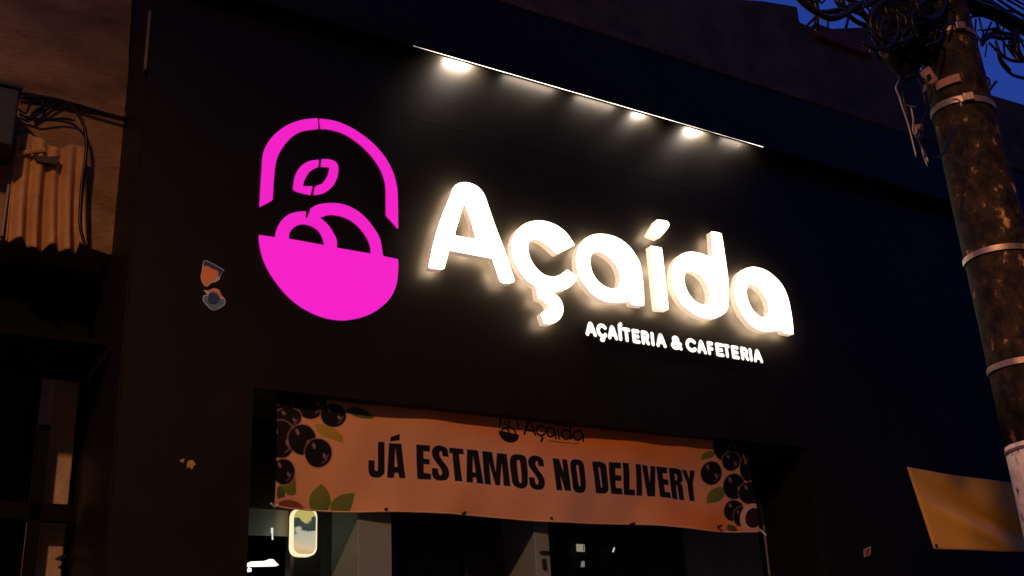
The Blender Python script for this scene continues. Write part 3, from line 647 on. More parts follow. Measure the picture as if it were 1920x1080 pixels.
# pendant lamp seen through the left pane
YP = 0.42
pl = empty('pendant_lamp', tuple(at(492, 1056, YP)), 'bright white shallow lamp shade low at the doorway left edge', 'lamp')
M_pl = mat('lit_lamp_shade', (0.8, 0.8, 0.8), 0.4, emit=(1.0, 0.87, 0.72), es=1.6)
lp = [xz(px, py, YP) for px, py in ((465, 1060), (466, 1055), (470, 1053), (495, 1052), (501, 1050), (506, 1048), (513, 1049), (518, 1055), (523, 1059), (495, 1059.5))]
flat('shade', lp, YP, M_pl, pl, thick=0.06)
bm = bmesh.new(); tube(bm, [at(466, 1060, YP+0.02), at(467, 1066, YP+0.02)], 0.004, 6); tube(bm, [at(467, 1066, YP+0.02), at(468, 1072, YP+0.02)], 0.012, 8); bm_obj('bulb', bm, M_pl, pl)
ld = bpy.data.lights.new('shade_light', 'POINT'); ld.energy = 0.6; ld.color = (1.0, 0.9, 0.75); ld.shadow_soft_size = 0.05
lo = bpy.data.objects.new('shade_light', ld); C.objects.link(lo); lo.parent = pl; lo.location = (0.0, 0.5, -0.1)
# glowing tubes and sheets that stand for reflections in the door glass
M_glint = mat('glint_glow', (0.8, 0.8, 0.8), 0.4, emit=(0.9, 0.9, 0.9), es=0.7)
bm = bmesh.new(); tube(bm, [at(510, 990, 0.47), at(510, 999, 0.47)], 0.007, 8); tube(bm, [at(510.5, 999, 0.47), at(511, 1012, 0.47)], 0.0045, 8)
tag(bm_obj('upright_glint', bm, M_glint), 'short thin upright glowing streak, a built reflection, left of the glowing light box', 'light')  # glowing tube stands for a reflection
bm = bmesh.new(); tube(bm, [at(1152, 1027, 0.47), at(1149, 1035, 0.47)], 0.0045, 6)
tag(bm_obj('slanted_glint', bm, M_glint), 'tiny slanted white glint on the dark door glass right of the cream notice', 'light')  # glowing stick stands for a glint on the glass
M_cream_glow = mat('cream_glow', (0.62, 0.58, 0.42), 0.7, emit=(0.62, 0.55, 0.35), es=0.38)  # glow in the material stands for a reflection on the glass
nb_ = empty('reflection', tuple(at(1089, 1034, 0.47)), 'square cream notice built as a glowing sheet on the dark door glass', 'reflection')
flat('sheet', rrect(1081, 1020, 1097, 1034.5, 0.47, 0.06), 0.47, M_cream_glow, nb_, thick=0.006)
flat('brown_bar', rrect(1093, 1022, 1095.5, 1033, 0.467, 0.06), 0.467, mat('brown_tone', (0.2, 0.16, 0.12), 0.7), nb_)  # darker bar within the built reflection
tag(flat('sticker', [xz(px, py, 0.47) for px, py in ((1091, 1052), (1096, 1052), (1096.5, 1063), (1089, 1063))], 0.47, mat('grey_glow', (0.4, 0.4, 0.4), 0.6, emit=(0.5, 0.5, 0.52), es=0.3), thick=0.004), 'small grey glowing patch, a built reflection, below the cream notice on the door glass', 'sticker')  # no real sticker, a glowing patch that stands for a reflection

# stickers on the black wall (plain shapes)
M_white = mat('sticker_edge', (0.55, 0.5, 0.5), 0.5); M_or = mat('sticker_orange', (0.75, 0.26, 0.09), 0.5); M_navy = mat('sticker_navy', (0.03, 0.05, 0.12), 0.5); M_bl = mat('sticker_blue', (0.10, 0.20, 0.32), 0.5); M_yl = mat('sticker_yellow', (0.38, 0.24, 0.04), 0.5); M_rd = mat('sticker_red', (0.45, 0.06, 0.10), 0.5)
s = 6.75
def stk(pts, y): return trace(pts, s, 340, 460, y)
e = empty('sticker', tuple(at(395, 535)), 'oval orange sticker with dark blue top on the black wall, upper of two', 'sticker')
flat('sticker_base', stk([(278, 205), (300, 195), (340, 200), (480, 275), (545, 312, 1), (500, 380), (485, 430), (440, 460), (380, 480), (325, 522), (275, 490), (245, 400), (262, 300)], -0.003), -0.003, M_white, e)
flat('print_area', stk([(285, 262), (330, 264), (400, 300), (460, 325), (440, 400), (400, 445), (350, 478), (322, 512), (280, 482), (252, 400), (265, 310)], -0.0045), -0.0045, M_or, e)
flat('dark_band', stk([(286, 208), (340, 208), (478, 283), (535, 318, 1), (490, 375), (470, 400), (462, 322), (400, 298), (330, 262), (288, 260)], -0.0055), -0.0055, M_navy, e)
e = empty('sticker', tuple(at(402, 580)), 'round blue rimmed sticker with orange cap on the black wall, lower of two', 'sticker')
flat('sticker_base', stk([(278, 565, 1), (345, 570), (400, 545), (470, 560), (515, 640), (552, 680), (555, 740), (500, 790), (400, 822), (310, 750), (272, 690), (285, 635), (330, 625, 1)], -0.003), -0.003, M_white, e)
flat('print_area', stk([(300, 640), (345, 640), (365, 600), (420, 580), (480, 600), (505, 660), (545, 690), (545, 735), (495, 780), (405, 812), (320, 745), (282, 690)], -0.0045), -0.0045, M_bl, e)
flat('cap_shape', stk([(350, 570), (400, 550), (465, 567), (508, 640), (500, 680), (460, 612), (400, 585)], -0.0055), -0.0055, M_or, e)
flat('dark_band', stk([(340, 690), (350, 610), (410, 600), (470, 640), (480, 700), (420, 740), (350, 730)], -0.0065), -0.0065, M_navy, e)
tag(flat('paper_scrap', trace([(604, 690, 1), (622, 684), (618, 698, 1)], 1.8, 0, 480, -0.003), -0.003, M_yl, thick=0.002), 'tiny yellow paper scrap on the black wall below the stickers, left of the pair', 'sticker')
tag(flat('paper_scrap', trace([(632, 696, 1), (640, 688, 1), (652, 690, 1), (661, 703, 1), (655, 707, 1), (648, 721, 1), (638, 712, 1), (630, 717, 1)], 1.8, 0, 480, -0.003), -0.003, M_yl, thick=0.002), 'torn yellow paper scrap on the black wall, larger one of the pair', 'sticker')
e = empty('sticker', tuple(at(1626, 1042)), 'small red square sticker with pale edge on black wall left of orange tarp', 'sticker')
flat('sticker_base', [xz(*p, -0.003) for p in ((1619, 1030), (1633, 1024), (1632, 1040), (1620, 1045))], -0.003, M_white, e)
flat('print_area', [xz(*p, -0.005) for p in ((1621, 1031), (1631, 1027), (1630.5, 1038.5), (1622, 1042.5))], -0.005, M_rd, e)

# ------------------------------------------------------------------ neighbour building on the left
YN = 0.55
nb = empty('neighbour_building', (-1, YN, 0.13), 'weathered tan plastered neighbour building lit orange at the left edge', 'building')
edge = [(248, -40), (246, 30), (242, 90), (240, 150), (237, 210), (233, 240), (232, 280), (229, 310), (228, 340), (224, 372), (225, 385), (221, 402), (223, 425), (219, 445), (221, 458), (217, 475)]
bot = [(205, 477), (165, 464), (120, 458), (60, 452), (0, 450), (-60, 448)]
loop = [xz(px, py, YN) for px, py in edge]+[xz(px, py, YN) for px, py in bot]
zlow = loop[-1][1]
loop += [(-6, zlow), (-6, loop[0][1]+2.0), (loop[0][0], loop[0][1]+2.0)]
flat('upper_wall', loop, YN, M_plaster, nb, thick=0.35)
# ledge line with the cable run under it
p0, p1 = at(36, 176, YN), at(236, 222, YN)
B('ledge', M_plaster, nb, (-6, p1[0]-0.01, YN-0.035, YN-0.002, p1[2]-0.012, p1[2]+0.03), bev=0.006)
p2 = at(110, 266, YN)
B('render_step', M_plaster, nb, (-6, at(228, 285, YN)[0]-0.02, YN-0.018, YN-0.003, p2[2]-0.45, p2[2]), bev=0.006) if False else None
B('recess_wall', M_darkwall, nb, (-6, XL-0.006, 3.4, 3.6, 0.13, zlow+0.6))
B('recess_ceiling', M_darkwall, nb, (-6, XL-0.006, YN+0.34, 3.39, zlow+0.02, zlow+0.1))
M_colp = mat('worn_column_plaster', (0.40, 0.29, 0.19), 0.9, noise=0.35, nscale=5, bump=0.4)
YC = 0.95
xa, xb = at(72, 950, YC)[0], at(128, 950, YC)[0]
B('column', M_colp, nb, (xa, xb, YC, YC+0.4, 0.13, zlow+0.01), bev=0.012)
zk = at(104, 858, YC)[2]+0.70*0.66
M_shade_black = mat('shade_black', (0.006, 0.006, 0.006), 0.9, spec=0.02)  # black without sheen, keeps these parts dark like shade
B('shadow_canopy', M_shade_black, nb, (-6, XL-0.03, 0.25, 0.90, zk, zk+0.025))  # added to throw the shadow over the upper column
B('shade_board', M_shade_black, nb, (-6, XL-0.03, 0.905, 0.93, zk-0.01, zlow+0.015))  # black board added for the shade above, covers the lit column top
B('shade_bar', M_shade_black, nb, (-6, XL-0.04, YC-0.16, YC-0.1, at(100, 979, YC-0.13)[2], at(100, 946, YC-0.13)[2]), bev=0.004)  # black bar added for the shadow band across the column
B('gate_post', M_shade_black, nb, (at(50, 1000, YC-0.13)[0], at(72, 1000, YC-0.13)[0], YC-0.16, YC-0.1, 0.13, at(100, 800, YC-0.13)[2]), bev=0.004)
bm = bmesh.new(); tube(bm, [at(120, 1046, YC-0.03), at(112, 1047, YC-0.06), at(104, 1048, YC-0.05)], [0.02, 0.014, 0.004], 8); bm_obj('hook', bm, M_darkmetal, nb)

# hanging canvas
YCu = YN-0.10
prof = [(14, 0), (30, 1), (48, 0), (62, 1), (78, 0), (92, 1), (108, 0), (120, 1), (134, 0), (148, 1), (158, 0)]
topz = at(80, 262, YCu)[2]; nxc, nzc = 110, 40
xa, xb = at(30, 262, YCu)[0], at(160, 300, YCu)[0]; xbl = at(10, 455, YCu)[0]; xbr = at(162, 470, YCu)[0]
Vv = []; 
bots = [(14, 450), (48, 452), (52, 462), (66, 470), (82, 466), (96, 461), (110, 462), (114, 472), (140, 474), (146, 468), (150, 456), (158, 464)]
bx = [at(p[0], p[1], YCu)[0] for p in bots]; bz = [at(p[0], p[1], YCu)[2] for p in bots]
for j in range(nzc):
    v = j/(nzc-1)
    for i in range(nxc):
        u = i/(nxc-1)
        x = (xa+(xb-xa)*u)*(1-v)+(xbl+(xbr-xbl)*u)*v
        zb_ = np.interp(x, bx, bz)
        zt_ = topz + 0.02*math.sin(u*9) - (0.02*u)
        z = zt_*(1-v)+zb_*v
        y = YCu + (0.010+0.028*v)*math.sin(u*31+0.6*math.sin(v*3)) + 0.012*math.sin(u*13+v*2)
        Vv.append((x, y, z))
Fq = [(j*nxc+i, j*nxc+i+1, (j+1)*nxc+i+1, (j+1)*nxc+i) for j in range(nzc-1) for i in range(nxc-1)]
cu = empty('hanging_canvas', tuple(at(85, 470, YCu)), 'pleated tan canvas hanging on the orange lit plaster wall at far left', 'cloth')
o = mesh_obj('cloth', Vv, Fq, M_curtain, cu, smooth=True)
o.modifiers.new('thickness', 'SOLIDIFY').thickness = 0.006
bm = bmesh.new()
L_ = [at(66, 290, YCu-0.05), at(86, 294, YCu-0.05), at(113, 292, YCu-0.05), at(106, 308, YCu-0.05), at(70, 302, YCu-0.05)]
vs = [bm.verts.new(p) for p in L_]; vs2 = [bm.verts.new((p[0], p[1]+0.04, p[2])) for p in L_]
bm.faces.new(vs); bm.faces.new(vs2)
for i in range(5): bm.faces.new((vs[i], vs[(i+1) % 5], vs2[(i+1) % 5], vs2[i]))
bm_obj('pocket_shade', bm, mat('shadowed_pocket', (0.06, 0.045, 0.03), 0.9), cu)  # dark colour paints the shade in the canvas pocket
bm = bmesh.new(); tube(bm, smooth_path([at(30, 292, YCu-0.02), at(50, 286, YCu-0.03), at(85, 282, YCu-0.03)]), 0.014, 7); bm_obj('roll', bm, M_curtain, cu)
# dark cabinet at the edge
YK = YN-0.30
cab = empty('wall_cabinet', tuple(at(0, 240, YK)), 'black wall cabinet cut by the left edge of the picture with cables leaving it', 'cabinet')
xk = at(34, 200, YK)[0]
B('cabinet_body', M_darkmetal, cab, (xk-0.5, xk, YK, YN-0.04, at(0, 268, YK)[2], at(0, 160, YK)[2]), bev=0.01)
B('cabinet_lid', M_darkmetal, cab, (xk-0.51, xk+0.012, YK-0.015, YN-0.04, at(0, 160, YK)[2]+0.002, at(0, 153, YK)[2]), bev=0.004)
B('wall_bar', mat('grey_painted_bar', (0.2, 0.17, 0.15), 0.47), nb, (at(12, 360, YN-0.05)[0], at(17, 360, YN-0.05)[0], YN-0.06, YN-0.02, at(12, 445, YN-0.05)[2], at(16, 272, YN-0.05)[2]), bev=0.003)
B('dark_slab', M_joint, nb, (at(20, 360, YN-0.02)[0], at(33, 360, YN-0.02)[0], YN-0.03, YN-0.003, at(12, 445, YN-0.02)[2], at(16, 278, YN-0.02)[2]), bev=0.003)  # solid dark slab on the wall face
def cable(pts, y, r, label, group=None, m=M_cable, name='cable'):
    P = [at(p[0], p[1], y if len(p) < 3 else p[2]) for p in pts]
    bm = bmesh.new(); tube(bm, smooth_path(P, 6), r, 6)
    return tag(bm_obj(name, bm, m, smooth=True), label, 'cable', group)
yw = YN-0.05
cable([(36, 182), (80, 183), (120, 190), (142, 208), (156, 232), (162, 265), (160, 300), (154, 340), (151, 380), (150, 420), (155, 445), (160, 464)], YN-0.13, 0.010, 'black cable arching down the plaster wall right of the canvas')
gsm = 'small cables looped under the ledge of the tan wall'
for i, pts in enumerate([[(34, 205), (48, 212), (56, 198), (68, 188), (80, 190), (74, 205), (60, 215)], [(36, 214), (60, 222), (78, 206), (92, 192), (108, 190)], [(60, 220), (80, 210), (100, 198), (112, 192)], [(50, 218), (70, 226), (96, 224), (118, 222), (140, 226)], [(34, 175), (80, 182), (140, 196), (200, 214), (238, 224)]]):
    cable(pts, yw, 0.007 if i < 4 else 0.011, ['small black cable curling up under the ledge by the cabinet', 'thin cable sweeping right out of the cabinet under the ledge', 'thin short cable lying closest under the ledge', 'lowest thin cable running level below the ledge', 'long straight cable clipped along the ledge of the tan wall'][i], gsm)

# ------------------------------------------------------------------ utility pole
FW = 5.45
pc = CAM + (ROT @ np.array([(1842-960)/F, (360-540)/F, 1.0]))*FW
PX, PY = pc[0], pc[1]; PZ = pc[2]
m = bpy.data.materials.new('old_pole_surface'); m.use_nodes = True; t = m.node_tree; b = t.nodes['Principled BSDF']
g = t.nodes.new('ShaderNodeNewGeometry'); mp = t.nodes.new('ShaderNodeMapping'); mp.inputs['Scale'].default_value = (1, 1, 0.7); t.links.new(g.outputs['Position'], mp.inputs[0])
n1 = t.nodes.new('ShaderNodeTexNoise'); n1.inputs['Scale'].default_value = 14; n1.inputs['Detail'].default_value = 9; n1.inputs['Roughness'].default_value = 0.7; t.links.new(mp.outputs[0], n1.inputs['Vector'])
r1 = t.nodes.new('ShaderNodeValToRGB'); r1.color_ramp.elements[0].position = 0.42; r1.color_ramp.elements[0].color = (0.007, 0.0055, 0.004, 1); r1.color_ramp.elements[1].position = 0.60; r1.color_ramp.elements[1].color = (0.05, 0.030, 0.014, 1)
el = r1.color_ramp.elements.new(0.66); el.color = (0.55, 0.33, 0.11, 1)
t.links.new(n1.outputs['Fac'], r1.inputs[0]); t.links.new(r1.outputs[0], b.inputs['Base Color']); b.inputs['Roughness'].default_value = 0.75; b.inputs['Specular IOR Level'].default_value = 0.2
bp_ = t.nodes.new('ShaderNodeBump'); bp_.inputs['Strength'].default_value = 0.7; bp_.inputs['Distance'].default_value = 0.01; t.links.new(n1.outputs['Fac'], bp_.inputs['Height']); t.links.new(bp_.outputs[0], b.inputs['Normal'])
M_pole = m
M_peel = mat('peeling_white_paint', (0.80, 0.70, 0.62), 0.7, col2=(0.05, 0.03, 0.02), nscale=11, bump=0.7, bscale=16, stretch=(1, 1, 0.47))
M_peel.node_tree.nodes['Color Ramp'].color_ramp.elements[0].position = 0.38; M_peel.node_tree.nodes['Color Ramp'].color_ramp.elements[1].position = 0.44
pole = empty('utility_pole', (PX, PY, 0.13), 'tall dark utility pole with steel straps and white painted foot at right', 'pole')
def pr(z): return 0.152+0.0085*(PZ-z)
def z_at(px, py):   # height on the pole's axis under a pixel
    r = ROT @ np.array([px-960, py-540, F]); tt = ((PX-CAM[0])*r[0]+(PY-CAM[1])*r[1])/(r[0]**2+r[1]**2); return CAM[2]+tt*r[2]
zw = z_at(1925, 842)
bm = bmesh.new(); zs_ = list(np.linspace(zw, 9.5, 26)); lathe(bm, [(pr(z)+0.0015*math.sin(z*7), z) for z in zs_], PX, PY, 40); bm_obj('shaft', bm, M_pole, pole, smooth=True)
bm = bmesh.new(); lathe(bm, [(pr(z)+0.003, z) for z in np.linspace(0.13, zw+0.012, 20)], PX, PY, 40); bm_obj('painted_foot', bm, M_peel, pole, smooth=True)
def strap(py, h=0.03, tilt=0.0, buckle=None):
    z = z_at(1700+0.235*py+60, py); r = pr(z)+0.004
    bm = bmesh.new(); seg = 72; V4 = []
    for k in range(seg):
        a = 2*math.pi*k/seg; dz = tilt*math.cos(a-2.5)
        V4.append([bm.verts.new((PX+rr_*math.cos(a), PY+rr_*math.sin(a), z+dz+zz)) for rr_, zz in ((r, -h/2), (r+0.004, -h/2), (r+0.004, h/2), (r, h/2))])
    for k in range(seg):
        n_ = (k+1) % seg
        for q_ in range(4): bm.faces.new((V4[k][q_], V4[n_][q_], V4[n_][(q_+1) % 4], V4[k][(q_+1) % 4]))
    o_ = bm_obj('strap', bm, M_steel, pole, smooth=False)
    if buckle is not None:
        a = buckle; bm = bmesh.new(); box(bm, -0.026, 0.026, -0.010, 0.010, -0.022, 0.022, bev=0.004)
        bmesh.ops.rotate(bm, verts=bm.verts, cent=(0, 0, 0), matrix=Matrix.Rotation(a+math.pi/2, 3, 'Z'))
        bmesh.ops.translate(bm, verts=bm.verts, vec=(PX+(r+0.010)*math.cos(a), PY+(r+0.010)*math.sin(a), z+0.004))
        bm_obj('buckle', bm, M_steel, pole)
ANG = math.atan2(CAM[1]-PY, CAM[0]-PX)         # direction from the pole to the street corner
strap(82, 0.026, 0.012, ANG+0.55); strap(212, 0.034, 0.02, ANG+0.25); strap(486, 0.028, 0.006, ANG+1.0); strap(692, 0.028, 0.006)
strap(843, 0.012, 0.0)
# curved plate clamped to the shaft
zp = z_at(1800, 174); bm = bmesh.new(); rr0 = pr(zp)+0.012; n_ = 10
aa = [ANG-0.62+k*0.085 for k in range(n_)]; rows = []
for a in aa: rows.append([bm.verts.new((PX+q*math.cos(a), PY+q*math.sin(a), zp+w_)) for q, w_ in ((rr0, -0.022), (rr0+0.006, -0.022), (rr0+0.006, 0.022), (rr0, 0.022))])
for k in range(n_-1):
    for q_ in range(4): bm.faces.new((rows[k][q_], rows[k+1][q_], rows[k+1][(q_+1) % 4], rows[k][(q_+1) % 4]))
bm.faces.new(rows[0]); bm.faces.new(rows[-1]); bm_obj('clamp_plate', bm, mat('rusty_plate', (0.45, 0.22, 0.12), 0.6, noise=0.4, nscale=20), pole)
# step bracket on the far side of the shaft
bm = bmesh.new(); tube(bm, smooth_path([at(1855, 170, PY), at(1862, 160, PY), at(1868, 153, PY)]), 0.008, 7); tube(bm, smooth_path([at(1850, 145, PY), at(1855, 150, PY), at(1855, 160, PY)]), 0.006, 7); bm_obj('step_peg', bm, M_darkmetal, pole)

# black splice canister and coil left of the pole top
YQ = PY+0.1
sc_ = empty('splice_canister', tuple(at(1690, 130, YQ)), 'dark bulky cable splice canister hanging left of the pole top', 'canister')
c0, c1 = at(1690, -30, YQ), at(1700, 150, YQ)
ax = Vector(c1)-Vector(c0); bm = bmesh.new(); Np = 22
pts = [Vector(c0)+ax*(k/(Np-1)) for k in range(Np)]
wr = [0.14, 0.15, 0.155, 0.158, 0.16, 0.162, 0.164, 0.166, 0.168, 0.168, 0.166, 0.162, 0.156, 0.148, 0.138, 0.126, 0.112, 0.096, 0.078, 0.060, 0.045, 0.02]
M_can = mat('dusty_black_plastic', (0.009, 0.007, 0.005), 0.8, spec=0.08, noise=0.4, nscale=7, bump=0.2)
tube(bm, pts, wr, 26); bm_obj('body', bm, M_can, sc_, smooth=True)
for k in (3, 9, 14):
    p = pts[k]; bm = bmesh.new(); tube(bm, [p-ax.normalized()*0.012, p+ax.normalized()*0.012], wr[k]+0.008, 26); bm_obj('collar', bm, M_can, sc_, smooth=False)
bk = empty('steel_bracket', tuple(at(1740, 150, PY-0.1)), 'small bent bright steel bracket between canister and pole', 'bracket')
YR = PY-0.14
def plate(name, pxs, y, th, m, par): return flat(name, [xz(*p, y) for p in pxs], y, m, par, thick=th)
M_cop = mat('bracket_steel', (0.75, 0.45, 0.32), 0.4, metal=0.5, noise=0.3, nscale=30)
plate('upper_leg', [(1728, 134), (1741, 124), (1748, 134), (1734, 144)], YR, 0.012, M_cop, bk)
plate('arm', [(1741, 124), (1744, 126), (1759, 149), (1755, 151)], YR-0.014, 0.012, M_cop, bk)
plate('lower_leg', [(1752, 144), (1759, 149), (1748, 157), (1742, 156)], YR-0.002, 0.012, M_cop, bk)
bm = bmesh.new(); tube(bm, [at(1733, 160, YR), at(1735, 166, YR), at(1732, 172, YR)], 0.006, 6); bm_obj('hook', bm, M_steel, bk)

# ------------------------------------------------------------------ cables
random.seed(4)
def zc(pts, s=7.2, ox=1460, oy=0): return [(p[0]/s+ox, p[1]/s+oy) for p in pts]
gl = 'black cables tangled against the blue sky left of the pole'
Lp = [
 ([(230, -60), (330, 40), (430, 120), (560, 200), (680, 245), (800, 230), (920, 180), (1040, 90), (1150, 30)], 0.016, 'thick cable sagging in a deep curve left of the canister'),
 ([(300, -60), (420, 60), (520, 150), (640, 165), (780, 140), (900, 110), (1020, 60)], 0.013, 'second thick sagging cable just above the deepest curve'),
 ([(470, -50), (490, 60), (515, 160), (512, 260), (515, 400)], 0.013, 'upright cable dropping to the rooftop edge'),
 ([(440, -40), (480, 120), (500, 170), (530, 200)], 0.008, 'short cable beside the upright one'),
 ([(535, -40), (530, 60), (540, 150)], 0.006, 'thin cable behind the upright one at the picture top'),
 ([(510, 215), (430, 300), (370, 355)], 0.007, 'thin cable slanting down left to the parapet'),
 ([(665, 280), (667, 390)], 0.005, 'thin upright wire above the tiled parapet'),
 ([(940, 210), (930, 290), (905, 385)], 0.007, 'upright wire near the canister above the parapet'),
 ([(850, -60), (870, 60), (905, 120), (960, 220), (1060, 300), (1180, 345), (1260, 360)], 0.014, 'cable curving down from the knot toward the canister'),
 ([(760, -50), (790, 50), (860, 110), (900, 120)], 0.010, 'short cable entering the knot from above'),
 ([(830, -50), (850, 50), (920, 110), (1000, 150), (1100, 190), (1180, 260), (1230, 350), (1270, 440), (1290, 520), (1330, 600)], 0.011, 'cable hugging the left side of the canister'),
 ([(960, 60), (1060, 110), (1150, 180), (1215, 270), (1260, 380)], 0.014, 'thick cable bending over the canister shoulder'),
 ([(900, -40), (980, 20), (1090, 50), (1200, 60), (1300, 30), (1340, -40)], 0.015, 'cable crossing the picture top above the canister'),
 ([(1130, -20), (1170, 70), (1250, 160), (1290, 60), (1330, -30)], 0.008, 'thin wire dipping in a narrow V above the canister'),
 ([(1140, -30), (1240, 30), (1300, 60), (1400, 120), (1480, 60)], 0.008, 'thin wire crossing above the canister'),
 ([(330, -40), (420, 10), (520, 20), (590, -40)], 0.006, 'thin shallow loop at the picture top'),
 ([(620, 190), (720, 220), (840, 140), (900, 120)], 0.008, 'thin cable joining the sag and the knot'),
 ([(540, 0), (580, 40), (640, -20)], 0.005, 'tiny wire loop at the picture top'),
 ([(1210, 520), (1290, 490), (1300, 520)], 0.005, 'tiny crossing wire beside the canister'),
]
for i, (pts, r, lb_) in enumerate(Lp): cable(zc(pts), PY+0.06*(i % 5)-0.1, r, lb_, gl)
gr_ = 'black cables bundled against the blue sky right of the pole'
s2 = (8.31, 1700, 0)
Rp = [
 ([(880, -40), (1100, 60), (1400, 170), (1640, 290), (1900, 440)], 0.030, 'thickest cable of the bundle running down right'),
 ([(870, 20), (1060, 120), (1300, 210), (1560, 330), (1900, 480)], 0.024, 'thick cable under the thickest one in the bundle'),
 ([(880, 100), (1050, 200), (1250, 250), (1480, 350), (1900, 560)], 0.020, 'lower thick cable of the right bundle'),
 ([(1000, -60), (1300, 60), (1600, 240), (1900, 380)], 0.022, 'upper thick cable of the right bundle'),
 ([(1200, -60), (1380, 60), (1560, 180), (1750, 300), (1900, 360)], 0.016, 'cable along the upper rim of the bundle'),
 ([(1380, -40), (1600, 110), (1900, 290)], 0.014, 'first single cable above the bundle'),
 ([(1500, -40), (1700, 70), (1900, 190)], 0.010, 'second single cable above the bundle'),
 ([(1580, -60), (1750, 30), (1900, 110)], 0.010, 'third single cable above the bundle'),
 ([(1720, -60), (1900, 40)], 0.009, 'topmost single cable at the picture corner'),
 ([(930, 320), (1020, 260), (1120, 240), (1250, 250), (1400, 330), (1640, 480)], 0.014, 'cable leaving the pole and merging under the bundle'),
 ([(1170, 700), (1230, 620), (1330, 570), (1480, 600), (1640, 590), (1800, 640)], 0.018, 'thick lower cable running right from the pole'),
 ([(1150, 640), (1260, 540), (1400, 510), (1560, 520), (1750, 560)], 0.015, 'cable just above the thick lower one'),
 ([(1080, 300), (1070, 420), (1080, 520), (1150, 640)], 0.008, 'thin cable dropping beside the pole'),
 ([(1130, 280), (1160, 400), (1190, 520), (1170, 640)], 0.008, 'second thin cable dropping beside the pole'),
 ([(1110, 480), (1150, 465), (1190, 490)], 0.005, 'tiny link between the two thin dropping cables'),
 ([(1320, 350), (1260, 470), (1190, 600)], 0.009, 'slanting tie from the bundle to the lower cable, leftmost'),
 ([(1410, 400), (1370, 520)], 0.008, 'slanting tie from bundle to lower cable, middle'),
 ([(1510, 440), (1480, 540)], 0.008, 'slanting tie from bundle to lower cable, right'),
 ([(1390, 640), (1440, 800), (1540, 900), (1680, 950), (1900, 960)], 0.013, 'cable looping wide below the bundle'),
 ([(1430, 830), (1460, 960), (1550, 1080), (1680, 1180), (1900, 1230)], 0.013, 'lowest looping cable to the right edge'),
 ([(1280, 660), (1370, 760), (1430, 830), (1500, 960), (1620, 1100)], 0.010, 'cable crossing the loops'),
 ([(1510, 650), (1600, 780), (1720, 930)], 0.010, 'short cable slanting down the far right'),
 ([(1600, 640), (1660, 800), (1780, 940)], 0.016, 'thick short cable at the far right'),
 ([(1250, 690), (1235, 800), (1222, 880)], 0.006, 'thin wire hugging the pole below the lower cable'),
 ([(1690, 480), (1700, 640), (1720, 800), (1800, 950)], 0.03, 'heavy dark cable drop at the right edge'),
]
for i, (pts, r, lb_) in enumerate(Rp): cable(zc(pts, *s2), PY+0.05*(i % 6)-0.05, r*0.72, lb_, gr_)
# short loose turns of cable hung over the canister and beside the pole
gq = 'short turns of black cable hung over the canister'
for i in range(16):
    cx_, cy_ = 1640+random.random()*110, -15+random.random()*75; ra, rb = 18+random.random()*34, 12+random.random()*30; t0 = random.random()*6.28; tl = random.choice((-1, 1))
    pts = [(cx_+ra*math.cos(t0+tl*k*0.55), cy_+rb*math.sin(t0+tl*k*0.55)+k*1.5) for k in range(10)]
    cable(pts, PY-0.10-0.012*(i % 4), 0.007+0.005*random.random(), 'short turn of black cable hung over the dark canister', gq)
gq2 = 'short loose black cable ends right of the pole top'
for i in range(9):
    x_ = 1815+random.random()*70; y_ = 10+random.random()*60
    pts = [(x_, y_), (x_+12+random.random()*14, y_+10*random.random()-4), (x_+26+random.random()*16, y_+8+20*random.random()), (x_+34+random.random()*20, y_+26+26*random.random())]
    cable(pts, PY+0.02*(i % 4), 0.005+0.003*random.random(), 'short loose black cable end right of the pole top', gq2)
# wires hanging between the canister and the pole
s3 = (4.906, 1640, 100); gh = 'loose wires hanging left of the pole'
M_wire = mat('pale_wire', (0.30, 0.27, 0.25), 0.35, spec=0.7)
Hp = [
 ([(222, 200), (225, 240), (200, 290), (195, 330), (225, 400), (245, 470), (280, 570), (315, 680), (345, 800), (382, 955)], 0.0042, M_wire, 'long pale wire hanging lowest left of the pole'),
 ([(265, 130), (267, 265), (255, 320), (265, 430), (290, 520), (305, 570)], 0.0055, M_cable, 'dark wire hanging inside the long pale one'),
 ([(335, 500), (355, 620), (350, 700), (370, 750), (415, 820), (445, 920), (485, 1045)], 0.0045, M_wire, 'pale wire ending lowest of all near the pole'),
 ([(400, 230), (440, 320), (460, 430), (480, 500), (455, 580), (435, 640), (445, 720), (430, 800)], 0.005, M_cable, 'dark wire twisting down beside the pole'),
 ([(490, 300), (525, 330), (520, 400), (485, 500)], 0.0042, M_cable, 'short bowed wire under the steel bracket'),
 ([(265, 475), (310, 482), (380, 495)], 0.003, M_wire, 'thin level wire tying two hanging wires'),
 ([(290, 215), (330, 200), (370, 190)], 0.0035, M_wire, 'thin wire stub under the canister'),
 ([(250, 275), (310, 270)], 0.004, M_cable, 'short dark wire stub under the canister'),
 ([(405, 700), (400, 770), (430, 830), (460, 890), (490, 950), (560, 965), (600, 945), (670, 870), (715, 760), (760, 680)], 0.006, M_cable, 'black wire looping up onto the pole'),
 ([(440, 850), (470, 920), (490, 1000)], 0.005, M_wire, 'short pale tail beside the looping wire'),
 ([(-40, -30), (40, -40), (60, 0), (120, 30)], 0.010, M_wire, 'short pale sleeve at the canister left foot'),
]
for i, (pts, r, mm_, lb_) in enumerate(Hp): cable(zc(pts, *s3), PY-0.19 if i == 8 else PY-0.02+0.03*(i % 3), r, lb_, gh, mm_)
e = empty('cable_clip', tuple(at(1722, 240, PY)), 'small copper coloured clip on the hanging wires', 'clip')
plate('clip_body', [(1716, 233), (1727, 232), (1726, 237), (1724, 250), (1720, 250), (1719, 238)], PY, 0.014, M_cop, e)
